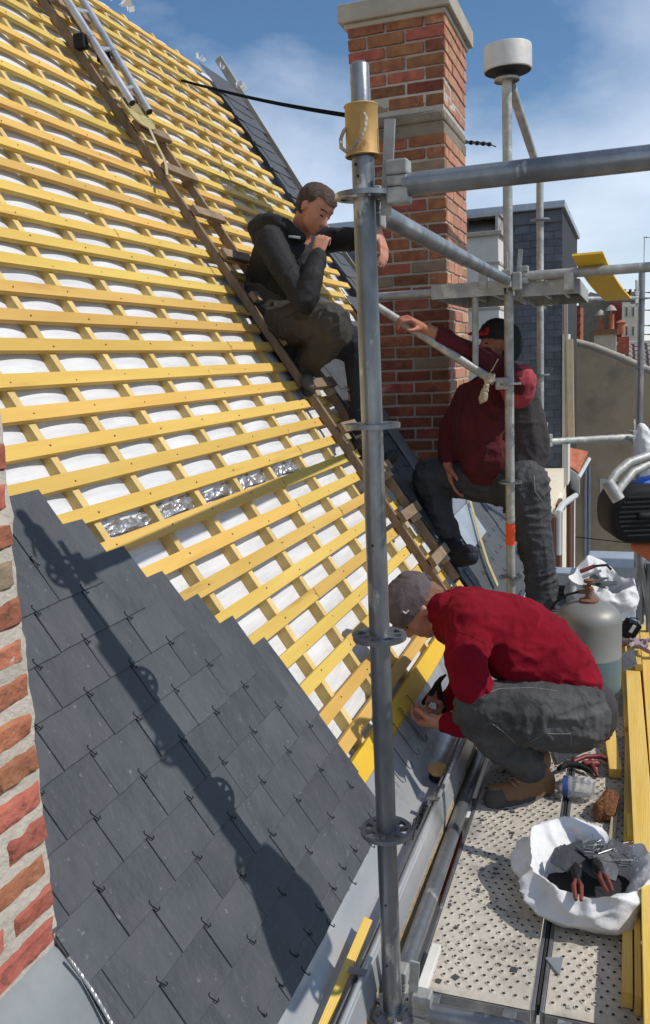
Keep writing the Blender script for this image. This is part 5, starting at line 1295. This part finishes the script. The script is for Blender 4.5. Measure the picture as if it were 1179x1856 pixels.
mb = MB(); mb.prism([WZ(989, 1738, DZ + .003), WZ(1021, 1738, DZ + .02), WZ(1015, 1770, DZ + .003)], V((0, 0, 0)), V((0, .001, .004))); mb.build('slate_piece', 'zinc_lead', label='small triangular slate splinter on the deck seam in the foreground', cat='slate piece')
rg = random.Random(12); mb = MB()                # grit and crumbs
for k_ in range(420):
    p = V((rg.uniform(-.50, .11), rg.uniform(1.97, 4.0), DZ + .001)); s = rg.choice([.0015, .002, .003, .005]); mb.box(p, (s * rg.uniform(.6, 2), s * rg.uniform(.6, 2), s * .5), Matrix.Rotation(rg.uniform(0, 3), 3, 'Z'))
mb.build('grit', 'facade', label='grit and slate crumbs scattered over the decks', cat='grit', kind='stuff')
mb = MB()
for k_ in range(90):
    p = V((rg.uniform(-.50, -.22), rg.uniform(1.97, 3.4), DZ + .002)); s = rg.choice([.003, .005, .008, .012]); mb.box(p, (s * rg.uniform(.6, 1.6), s * rg.uniform(.6, 1.6), .0016), Matrix.Rotation(rg.uniform(0, 3), 3, 'Z'))
mb.build('slate_crumbs', 'slate', label='dark slate crumbs scattered on the roof-side deck', cat='slate crumbs', kind='stuff')
# radio and rag on the far end of the planks
rd = W(1142, 1140, 4.45); t = thing('black_radio', 'small black box lying tilted at the far end of the planks', 'radio', rd)
mb = MB(); mb.box(rd, (0.075, 0.06, 0.09), Matrix.Rotation(.5, 3, 'Y') @ Matrix.Rotation(.4, 3, 'Z')); mb.build('radio_body', 'black', t, bevel=0.008)
mb = MB(); mb.box(rd + V((.012, -.036, .012)), (0.018, 0.004, 0.042), Matrix.Rotation(.5, 3, 'Y') @ Matrix.Rotation(.4, 3, 'Z')); mb.build('display', 'paint_white', t)
b = MB(); rg2 = random.Random(3); c = W(1155, 1170, 4.35)
for k_ in range(9): b.hull([(c + V((rg2.uniform(-.07, .07), rg2.uniform(-.05, .05), rg2.uniform(-.015, .02))), .012), (c + V((rg2.uniform(-.07, .07), rg2.uniform(-.05, .05), rg2.uniform(-.01, .025))), .010)])
me = remeshed(b, .005, 1); wrinkle(me, .010, 28, 3); me.name = 'rag'; put('rag', me, 'rag', None); o_ = bpy.data.objects['rag']; o_['label'] = 'crumpled purple and white rag draped over the planks'; o_['category'] = 'rag'
mb = MB(); mb.prism([W(1128, 1185, 4.2), W(1150, 1178, 4.25), W(1155, 1205, 4.15), W(1130, 1218, 4.1)], V((0, 0, 0)), V((0, 0.003, .005))); mb.build('slate_piece', 'slate', label='slate leaning on the planks beside the gas bottle', cat='slate piece')
# motor unit at the right border
wv_ = thing('hoist_motor', 'black ribbed motor housing with curved steel handle and blue cover at the right border', 'motor', W(1160, 930, 2.75))
mc = W(1166, 932, 2.75); fr_ = -(ray(1166, 932)); u_ = V((fr_.y, -fr_.x, 0)).normalized(); u_ = V((1, 0.33, 0)).normalized(); w_ = V((0, 0, 1)); dn = u_.cross(w_).normalized()
if dn.dot(mc) > 0: dn = -dn
ov = lambda a, rx, rz, d: mc + u_ * rx * (abs(math.cos(a)) ** .75) * (1 if math.cos(a) > 0 else -1) + w_ * rz * (abs(math.sin(a)) ** .75) * (1 if math.sin(a) > 0 else -1) + dn * d
mb = MB(); n = 40; prs = [(0.090, 0.072, -0.14), (0.104, 0.088, -0.12), (0.106, 0.090, 0.0), (0.100, 0.084, 0.018), (0.086, 0.070, 0.026)]
for (rx, rz, d) in prs:
    for k_ in range(n): mb.v.append(ov(2 * math.pi * k_ / n, rx, rz, d))
for j in range(len(prs) - 1):
    for k_ in range(n): a = j * n + k_; b_ = j * n + (k_ + 1) % n; mb.f.append((a, b_, b_ + n, a + n))
mb.f.append(tuple(range((len(prs) - 1) * n, len(prs) * n))); mb.f.append(tuple(range(n))[::-1]); mb.build('housing', 'black', wv_, smooth=50)
for k_ in range(9):
    zz = -0.058 + k_ * 0.0145; hw = 0.082 * math.sqrt(max(0.05, 1 - (zz / 0.078) ** 2))
    mb = MB(); mb.bar(mc + u_ * -hw + w_ * zz + dn * 0.028, mc + u_ * hw + w_ * zz + dn * 0.028, 0.005, 0.006, dn); mb.build('grille_bar', 'black_matte', wv_)
mb = MB(); mb.hull([(mc + dn * .028 + u_ * -.018, .012), (mc + dn * .028 + u_ * .018, .012)]); mb.build('grille_boss', 'black', wv_, smooth=50)
for (o1, o2) in ((0, 0), (.035, -.03)):
    mb = MB(); mb.tube([W(1103 + o1 * 250, 880 + o1 * 700, 2.66), W(1116 + o1 * 250, 858 + o1 * 700, 2.68), W(1140 + o1 * 200, 838 + o1 * 500, 2.72), W(1175, 826 + o1 * 450, 2.78), W(1225, 822 + o1 * 450, 2.85)], .0135, 12); mb.build('curved_handle', 'galv_worn', wv_, smooth=50)
mb = MB(); a = W(1100, 872, 2.64); b_ = W(1122, 906, 2.64); mb.tube([a, b_], .019, 14); mb.build('handle_end', 'galv_worn', wv_, smooth=40)
mb = MB(); dd = (b_ - a).normalized(); mb.lathe([(0.0, 0), (0.015, 0)], b_ + dd * .001, 14, dd); mb.build('handle_mouth', 'black_matte', wv_)
mb = MB(); mb.hull([(W(1165, 884, 2.82), .035), (W(1200, 880, 2.85), .04), (W(1170, 900, 2.82), .03)]); me = remeshed(mb, .006, 1); wrinkle(me, .006, 20, 1); put('blue_cover', me, 'blue', wv_)
mb = MB(); mb.hull([(W(1150, 990, 2.80), .012), (W(1215, 996, 2.8), .02), (W(1180, 1006, 2.80), .02), (W(1215, 1030, 2.8), .02)]); mb.build('orange_base', 'orange', wv_, smooth=50)
for (x0_, y0_, x1_, y1_, lb_) in ((1160, 1000, 1160, 1130, 'upright steel tube behind the far end of the planks'), (1160, 1010, 1178, 1120, 'slanting steel tube under the black motor'), (1178, 1020, 1178, 1150, 'steel tube at the very right border under the motor')):
    mb = MB(); mb.tube([W(x0_, y0_, 4.9), W(x1_, y1_, 4.9)], .020, 12); mb.build('tripod_leg', 'galv', label=lb_, cat='scaffold tube', group='steel tubes at the right border', smooth=40)
mb = MB(); mb.tube([W(1195, 1005, 2.8), WZ(1195, 1650, DZ)], .018, 12); mb.build('motor_post', 'galv', wv_, smooth=40)
# white plastic hung on the far right pole
b = MB(); b.hull([(W(1165, 775, 6.7), .035), (W(1172, 830, 6.7), .075), (W(1163, 805, 6.72), .06)]); b.hull([(W(1172, 850, 6.7), .05), (W(1176, 885, 6.7), .04)])
me = remeshed(b, .012, 1); wrinkle(me, .02, 12, 3); put('plastic_bag', me, 'sack', None); o_ = bpy.data.objects['plastic_bag']; o_['label'] = 'white plastic bag tied to the far right pole'; o_['category'] = 'bag'
# rag and string knotted on the bracket coupling
b = MB(); b.hull([(W(885, 690, 4.38), .022), (W(895, 680, 4.38), .012)]); b.hull([(W(882, 700, 4.37), .015), (W(876, 722, 4.37), .022), (W(878, 712, 4.37), .018)])
b.tube([W(884, 684, 4.37), W(896, 664, 4.37), W(904, 650, 4.38)], .004, 6); b.tube([W(876, 720, 4.37), W(871, 731, 4.36)], .007, 6)
me = remeshed(b, .004, 1); wrinkle(me, .005, 40, 3); put('knotted_rag', me, 'rope', None); o_ = bpy.data.objects['knotted_rag']; o_['label'] = 'pale rag knotted with string round the bracket coupling'; o_['category'] = 'rag'
# little blocks hung by wires between gas bottle and red man, clump of moss on the slates
b = MB(); b.hull([(RPIX(704, 832, .02), .03), (RPIX(712, 826, .02), .03)]); me = remeshed(b, .006, 1); wrinkle(me, .01, 30, 1); put('moss_clump', me, 'jacket_olive', None); o_ = bpy.data.objects['moss_clump']; o_['label'] = 'dark moss clump lying on the slates beside the near pole'; o_['category'] = 'moss'
# ================================================================== NEIGHBOURING BUILDINGS
# slate-clad building, facing the viewer
SYB = 14.0
sb = thing('slate_clad_building', 'tall building clad in blue-grey slates behind the scaffold', 'building', (-3, SYB, -8))
xr = W(1019, 560, SYB).x; zt_ = W(1019, 378, SYB).z; zb_ = W(1010, 884, SYB).z
mb = MB(); mb.box((xr - 4.0, SYB + 2.0, (zt_ + zb_ - .32) / 2), (8.0, 3.98, zt_ - zb_ + .32)); mb.build('wall_core', 'black_matte', sb)
mb = MB(); mb.box((xr - 4.0, SYB + 1.9, zt_ + .05), (8.1, 4.1, 0.10)); mb.build('zinc_ridge', 'zinc_lead', sb, bevel=.01)
mb = MB(); mb.box((xr - 4.0, SYB - .03, zt_ - .10), (8.02, 0.03, 0.17)); mb.build('top_band', 'slate_far', sb)
ws, hs = 0.235, 0.112
sm = {}
def fslate(w, seed):
    b = MB(); r = random.Random(seed); w -= .006
    b.v = [V((-w / 2, -.018, 0)), V((w / 2, -.018, 0)), V((w / 2, -.002, hs + .02)), V((-w / 2, -.002, hs + .02)), V((-w / 2, -.006, 0)), V((w / 2, -.006, 0))]
    b.v[0].z += r.uniform(-.004, .004); b.v[1].z += r.uniform(-.004, .004)
    b.f = [(0, 1, 2, 3), (0, 4, 5, 1), (0, 3, 4), (1, 5, 2)]
    return b.mesh('slate', 'slate_far')
FS = [fslate(ws, i) for i in range(6)]; FH = [fslate(ws / 2, 20 + i) for i in range(2)]
rg = random.Random(8); cnt = 0; stuff = MB(); z = zt_ - .20 - hs; row = 0
while z > zb_:
    x = xr - (ws / 4 if row % 2 else ws / 2)
    if row % 2: cand = [(xr - ws / 4, FH[rg.randrange(2)])]; x = xr - ws / 2 - ws / 2
    else: cand = []
    while x > xr - 7.6: cand.append((x, FS[rg.randrange(6)])); x -= ws
    for (xx, me) in cand:
        p = V((xx, SYB - rg.uniform(0, .003), z + rg.uniform(-.004, .004)))
        pr_ = CR.transposed() @ p; px = 589.5 + FPX * pr_.x / -pr_.z
        if px > 926 and cnt < 296: link('slate', me, sb, world=p); cnt += 1
        elif px > 560: stuff.add([p + v.co for v in me.vertices], [tuple(f.vertices) for f in me.polygons])
    z -= hs; row += 1
stuff.build('slates', 'slate_far', sb, kind='stuff')
mb = MB(); mb.box((xr - 4.0, SYB - .05, zb_ - .16), (8.0, 0.12, 0.34)); mb.build('dark_eaves', 'black_matte', sb)
mb = MB(); mb.box((xr + .055, SYB + .2, (zt_ + zb_) / 2 - .9), (0.09, 0.5, zt_ - zb_ - 1.9)); mb.build('corner_trim', 'render_white', sb)
pb = thing('timber_post', 'pale timber post beside the slate-clad building', 'post', W(1034, 720, 13.5))
mb = MB(); a = W(1033, 615, 13.5); b_ = W(1036, 800, 13.5); mb.bar(a, b_, 0.09, 0.09, V((0, 1, 0))); mb.build('post', 'new_wood', pb)
mb = MB(); a = W(1022, 798, 13.45); b_ = W(1036, 796, 13.45); mb.bar(a, b_, 0.06, 0.05); mb.build('cross_piece', 'new_wood', pb)
mb = MB(); a = W(1026, 540, 13.55); b_ = W(1027, 800, 13.55); mb.bar(a, b_, 0.05, 0.05, V((0, 1, 0))); mb.build('side_post', 'render_beige', pb)
# pale rendered chimney with louvred top
wc = thing('pale_chimney', 'pale rendered chimney with dark louvred top behind the brick chimney', 'chimney', W(880, 560, 10.5))
a = W(852, 600, 10.5); b_ = W(904, 425, 10.5); cx = (a.x + b_.x) / 2; ww = b_.x - a.x + .12
mb = MB(); mb.box((cx - .06, 10.85, (b_.z - 4) / 2), (ww, 0.7, b_.z + 4)); mb.build('stack', 'render_white', wc, bevel=.01)
for yy in (478, 560):
    zz = W(880, yy, 10.5).z; mb = MB(); mb.box((cx - .06, 10.85, zz), (ww + .02, 0.72, 0.03)); mb.build('string_course', 'facade', wc)
mb = MB(); mb.box((cx - .06, 10.85, b_.z + .02), (ww + .08, 0.8, 0.05)); mb.build('cap_slab', 'concrete', wc, bevel=.005)
for k_ in range(3):
    mb = MB(); mb.box((cx - .03, 10.8, b_.z + .075 + k_ * .055), (ww - .06, 0.5, 0.02), Matrix.Rotation(.5, 3, 'X')); mb.build('louvre', 'tile_grey', wc)
for s in (-1, 1):
    mb = MB(); mb.box((cx - .03 + s * (ww / 2 - .05), 10.75, b_.z + .12), (0.03, 0.5, 0.19)); mb.build('louvre_side', 'galv_worn', wc)
mb = MB(); mb.box((cx - .03, 10.8, b_.z + .225), (ww - .02, 0.56, 0.02)); mb.build('louvre_roof', 'galv_worn', wc)
# beige gable
gb = thing('beige_gable_house', 'house with a bare beige rendered gable and sloping coping at the right', 'house', W(1100, 900, 20))
top = [W(1031, 620, 20), W(1075, 631, 20), W(1123, 650, 20), W(1152, 663, 20), W(1200, 685, 20), W(1330, 745, 20)]
poly = [V((top[0].x - .05, 20, -13))] + [t_.copy() for t_ in top] + [V((top[-1].x, 20, -13))]
mb = MB(); mb.prism(poly, V((0, 0, 0)), V((0, 6, 0))); mb.build('gable_wall', 'render_beige', gb)
mb = MB(); mb.tube([t_ + V((0, .05, .03)) for t_ in top], .085, 10); mb.build('coping', 'concrete', gb, smooth=50)
wa, wb = W(1088, 868, 19.98), W(1120, 916, 19.98)
mb = MB(); mb.box(((wa.x + wb.x) / 2, 20.0, (wa.z + wb.z) / 2), (wb.x - wa.x, 0.08, wa.z - wb.z)); win = mb.build('window', 'paint_white', gb)
mb = MB(); mb.box(((wa.x + wb.x) / 2, 19.95, (wa.z + wb.z) / 2), (wb.x - wa.x - .14, 0.02, wa.z - wb.z - .14)); mb.build('pane', 'glass_dark', win)
for xx in (1062, 1069):
    mb = MB(); mb.tube([W(xx, 845, 19.93), W(xx, 1010, 19.93)], .03, 8); mb.build('downpipe', 'zinc_lead', gb, smooth=40)
mb = MB(); mb.tube([W(1000, 968, 17), W(1060, 975, 18.5), W(1150, 985, 19.9)], .012, 6); mb.build('wall_cable', 'cable', label='thin cable crossing the beige gable near its foot', cat='cable')
mb = MB(); mb.tube([W(1083, 602, 24), W(1083, 652, 24)], .03, 6); mb.build('vent_pipe', 'black', gb)
# chimney stack with pots above the gable
cs = thing('pot_chimney', 'low grey chimney with red clay pots above the gable coping', 'chimney', W(1097, 640, 21.5))
a = W(1077, 650, 21.5); b_ = W(1117, 604, 21.5)
mb = MB(); mb.box(((a.x + b_.x) / 2, 21.9, b_.z - 1.0), (b_.x - a.x, .8, 2.0)); mb.build('stack', 'facade', cs)
mb = MB(); mb.box(((a.x + b_.x) / 2, 21.9, b_.z + .04), (b_.x - a.x + .08, .9, .12)); mb.build('cap', 'rust', cs)
for (x0_, x1_, y0_) in ((1083, 1093, 580), (1101, 1113, 572)):
    p = W((x0_ + x1_) / 2, 598, 21.6); ht = (598 - y0_) / FPX * 21; r_ = (x1_ - x0_) / 2 / FPX * 20.5
    mb = MB(); mb.lathe([(r_ * 1.1, 0), (r_, .03), (r_ * .92, ht), (r_ * 1.05, ht + .02), (0, ht + .01)], p + V((0, .3, 0)), 12); mb.build('pot', 'pot', cs, smooth=40)
    mb = MB(); mb.lathe([(r_ * 1.7, 0), (r_ * .9, .10), (0, .14)], p + V((0, .3, ht + .10)), 12); mb.tube([p + V((0, .3, ht)), p + V((0, .3, ht + .12))], .02, 6); mb.build('pot_hat', 'concrete', cs, smooth=40)
cs2 = thing('pot_chimney', 'second chimney with a single wide pot right of the first', 'chimney', W(1128, 640, 23.5))
a = W(1119, 650, 23.5); b_ = W(1141, 610, 23.5); mb = MB(); mb.box(((a.x + b_.x) / 2, 23.9, b_.z - 1), (b_.x - a.x, .8, 2)); mb.build('stack', 'brick', cs2)
p = W(1126, 606, 23.6); mb = MB(); mb.lathe([(.10, 0), (.09, .28), (.14, .30), (.05, .36), (0, .37)], p + V((0, .3, 0)), 12); mb.build('pot', 'pot', cs2, smooth=40)
# grey-tiled roof right of it
tr_ = thing('tiled_roof', 'weathered grey interlocking tile roof at the right behind the gable', 'roof', W(1170, 650, 22))
a = W(1116, 628, 24.5); lo = W(1116, 668, 22.6)
for r_i in range(5):
    for c_i in range(16):
        t0 = r_i / 5; p = lo.lerp(a, t0) + V((c_i * .155, 0, 0)); q = lo.lerp(a, t0 + .24) + V((c_i * .155, 0, 0))
        mb = MB(); mb.tube([p + V((.03, 0, .05)), q + V((.03, 0, .02))], .055, 6); mb.bar(p + V((.10, 0, .03)), q + V((.10, 0, .0)), .08, .02); mb.build('tile', 'tile_grey', tr_)
mb = MB(); mb.prism([lo + V((0, 0, -.08)), a + V((0, 0, -.08)), a + V((0, 0, -1.5)), lo + V((0, 0, -1.5))], V((0, 0, 0)), V((2.5, 0, 0))); mb.build('roof_underlay', 'tile_grey', tr_)
mb = MB(); mb.tube([a + V((-.05, 0, .05)), a + V((2.5, 0, .05))], .07, 8); mb.build('ridge_tile', 'facade', tr_, smooth=40)
# far brick buildings
fb = thing('far_tan_building', 'far tan brick building with a row of chimney pots on its roof', 'building', W(1075, 600, 34))
a = W(1052, 548, 34); b_ = W(1108, 660, 34); mb = MB(); mb.box(((a.x + b_.x) / 2, 36, (a.z - 13) / 2), (b_.x - a.x, 4, a.z + 13)); mb.build('wall', 'stone', fb)
mb = MB(); mb.prism([V((a.x, 34, a.z)), V((a.x + .35, 34, a.z + .35)), V((b_.x, 34, a.z + .1)), V((b_.x, 34, a.z))], V((0, 0, 0)), V((0, 4, 0))); mb.build('roof', 'tile_grey', fb)
a2 = W(1107, 535, 33.5); b2 = W(1128, 600, 33.5); mb = MB(); mb.box(((a2.x + b2.x) / 2, 34.3, a2.z - 1.5), (b2.x - a2.x, 1.4, 3)); mb.build('brick_stack', 'brick_red_dark', fb)
for k_ in range(5):
    p = W(1108 + k_ * 4.2, 534, 33.6); mb = MB(); mb.lathe([(.035, 0), (.03, .22), (.04, .24), (0, .24)], p + V((0, .3, 0)), 8); mb.build('pot', 'black_matte', fb)
for k_ in range(4):
    p = W(1064 + k_ * 4, 542, 33.8); mb = MB(); mb.lathe([(.035, 0), (.03, .16), (0, .16)], p + V((0, .3, .0)), 8); mb.build('pot', 'black_matte', fb)
fw = thing('far_white_building', 'far pale building with tall windows and dark chimney pots at the right', 'building', W(1145, 600, 30))
a = W(1128, 548, 30); b_ = W(1158, 640, 30); mb = MB(); mb.box(((a.x + b_.x) / 2, 32, (a.z - 13) / 2), (b_.x - a.x, 4, a.z + 13)); mb.build('wall', 'render_cream', fw)
for k_ in range(2):
    for yy in (565, 600):
        p = W(1136 + k_ * 12, yy, 29.98); mb = MB(); mb.box(p, (.09, .04, .34)); wi = mb.build('window', 'paint_white', fw)
        mb = MB(); mb.box(p + V((0, -.03, 0)), (.05, .02, .28)); mb.build('pane', 'glass_dark', wi)
for k_ in range(7):
    p = W(1130 + k_ * 4.0, 546, 30.1); mb = MB(); mb.lathe([(.03, 0), (.026, .2 + .05 * (k_ % 2)), (0, .26)], p, 8); mb.build('pot', 'black_matte', fw)
rb_ = thing('red_brick_tower', 'narrow red brick chimney wall beside the timber post', 'chimney', W(1043, 600, 24))
a = W(1037, 556, 24); b_ = W(1052, 625, 24); mb = MB(); mb.box(((a.x + b_.x) / 2, 24.8, a.z - 1.6), (b_.x - a.x, 1.6, 3.2)); mb.build('brick_mass', 'brick', rb_)
for yy in (556, 572, 588, 604):
    zz = W(1045, yy, 24).z; mb = MB(); mb.box(((a.x + b_.x) / 2, 23.98, zz), (b_.x - a.x + .04, .06, .05)); mb.build('string_course', 'brick_red_dark', rb_)
# little red-tiled roof and sunlit facade below
FX = -0.95
cf = thing('cream_house', 'sunlit cream house front with brown shutters between the man and the gable', 'house', (FX - 1, 13, -8))
mb = MB(); mb.box((FX - 1.4, 13.2, -7.4), (2.8, 6.6, 11.2)); mb.build('wall', 'render_cream', cf)
for (x0_, x1_) in ((1007, 1012), (1027, 1035), (996, 999)):
    ya_, yb_ = WX(x0_, 950, FX).y, WX(x1_, 950, FX).y; mb = MB(); mb.box((FX + .03, (ya_ + yb_) / 2, -3.4), (.06, yb_ - ya_, 2.6)); mb.build('shutter', 'shutter', cf)
for (x0_, x1_) in ((1013, 1017), (1036, 1039)):
    ya_, yb_ = WX(x0_, 950, FX).y, WX(x1_, 950, FX).y; mb = MB(); mb.box((FX + .02, (ya_ + yb_) / 2, -3.4), (.04, yb_ - ya_, 2.6)); mb.build('shutter_frame', 'paint_white', cf)
mb = MB(); mb.tube([WX(1012, 1005, FX + .1), WX(1012, 928, FX + .1), WX(1020, 915, FX + .12), WX(1044, 898, FX + .16)], .045, 10); mb.build('downpipe', 'pvc', cf, smooth=40)
lt = thing('lean_to_roof', 'small red-tiled lean-to roof with zinc side behind the standing man', 'roof', W(1040, 850, 14.6))
q0, q1, q2, q3 = W(1019, 838, 14.8), W(1034, 815, 15.6), W(1066, 822, 15.6), W(1050, 860, 14.6)
for i in range(7):
    for j in range(4):
        f0, f1_ = i / 7, (i + .94) / 7; g0, g1 = j / 4, (j + 1.1) / 4
        P = lambda f, g_: q0.lerp(q3, f).lerp(q1.lerp(q2, f), g_)
        mb = MB(); mb.prism([P(f0, g0), P(f1_, g0), P(f1_, min(1, g1)), P(f0, min(1, g1))], V((0, 0, .0)), V((0, 0, .02 + .015 * (1 - j * .0)))); mb.build('tile', 'tile_red', lt)
mb = MB(); mb.prism([W(1018, 840, 14.7), W(1050, 862, 14.5), W(1050, 898, 14.5), W(1018, 872, 14.7)], V((0, 0, 0)), V((.0, .25, 0))); mb.build('zinc_side', 'zinc_lead', lt)
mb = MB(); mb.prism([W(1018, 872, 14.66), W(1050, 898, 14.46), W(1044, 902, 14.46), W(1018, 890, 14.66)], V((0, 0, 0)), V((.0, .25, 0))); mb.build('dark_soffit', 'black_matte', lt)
mb = MB(); mb.tube([W(1049, 866, 14.4), W(1068, 832, 15.3)], .035, 8); mb.build('gutter', 'pvc', lt, smooth=40)
# flat zinc roof just beyond the scaffold
fz = thing('flat_zinc_roof', 'low flat roof with zinc seams beyond the far end of the deck', 'roof', (0, 8, -2.2))
mb = MB(); mb.box((0.1, 7.45, -2.38), (1.9, 2.6, 0.5)); mb.build('roof_slab', 'zinc_lead', fz)
for k_ in range(7):
    mb = MB(); mb.box((-.7 + k_ * .27, 7.45, -2.115), (.018, 2.6, .03)); mb.build('standing_seam', 'zinc_lead', fz)
mb = MB(); mb.box((.10, 8.6, -2.05), (0.9, 0.3, 0.20)); mb.build('upstand', 'zinc_lead', fz, bevel=.01)
# street block to the right, outside and below
ob = thing('opposite_house', 'plain grey house block far down on the street side', 'house', (6, 10, -13))
mb = MB(); mb.box((9.5, 14, -10.0), (5, 22, 6)); mb.build('wall', 'facade', ob); mb = MB(); mb.box((9.5, 14, -6.9), (5.3, 22.3, .2)); mb.build('roof', 'tile_grey', ob)
# antennas
def yagi(a, b_, n, label, L_=.25):
    t = thing('antenna', label, 'antenna', a, 'roof antennas'); mb = MB(); mb.tube([a, b_], .010, 6); mb.build('boom', 'alu', t)
    for i in range(n):
        p = a.lerp(b_, (i + .5) / n); mb = MB(); mb.tube([p - V((.04, L_ / 2, .0)), p + V((.04, L_ / 2, 0.0))], .006, 5); mb.box(p, (.03, .03, .03)); mb.build('element', 'black', t)
    mb = MB(); mb.tube([a.lerp(b_, .05), a.lerp(b_, .05) - V((0, 0, 1.6))], .012, 6); mb.build('mast', 'galv_worn', t)
yagi(W(838, 257, 8.5), W(893, 262, 8.5), 5, 'television antenna sticking out right of the brick chimney')
yagi(W(1166, 430, 26), W(1215, 432, 26), 4, 'small far antenna at the right border against the sky')
for (y_, lb_) in ((530, 'highest'), (562, 'second'), (590, 'third'), (606, 'lowest')):
    mb = MB(); mb.tube([W(1158, y_, 26), W(1200, y_ + 1, 26)], .012, 5)
    for i in range(5): mb.box(W(1160 + i * 8, y_, 26), (.05, .03, .03))
    mb.build('barbed_wire', 'black', label=lb_ + ' of the thin dark wires right of the far pole', cat='wire', group='wires right of the far pole')

# more roofs and pots on the skyline
for (x_, y_, Yd, wpx, n_, lb_) in ((1062, 552, 38, 26, 5, 'far roof chimney with a row of dark pots left of the tan building'), (1140, 540, 40, 30, 6, 'far roof chimney with many dark pots beside the far right pole')):
    t = thing('far_chimney', lb_, 'chimney', W(x_, y_, Yd)); a = W(x_ - wpx / 2, y_, Yd); b_ = W(x_ + wpx / 2, y_, Yd)
    mb = MB(); mb.box(((a.x + b_.x) / 2, Yd + .4, a.z - 1.5), (b_.x - a.x, .8, 3.0)); mb.build('stack', 'stone', t)
    for k_ in range(n_):
        p = a.lerp(b_, (k_ + .5) / n_); mb = MB(); mb.lathe([(.07, 0), (.055, .25 + .1 * (k_ % 2)), (.075, .28 + .1 * (k_ % 2)), (0, .28 + .1 * (k_ % 2))], p + V((0, .35, 0)), 8); mb.build('pot', 'rust' if k_ % 3 else 'black_matte', t)
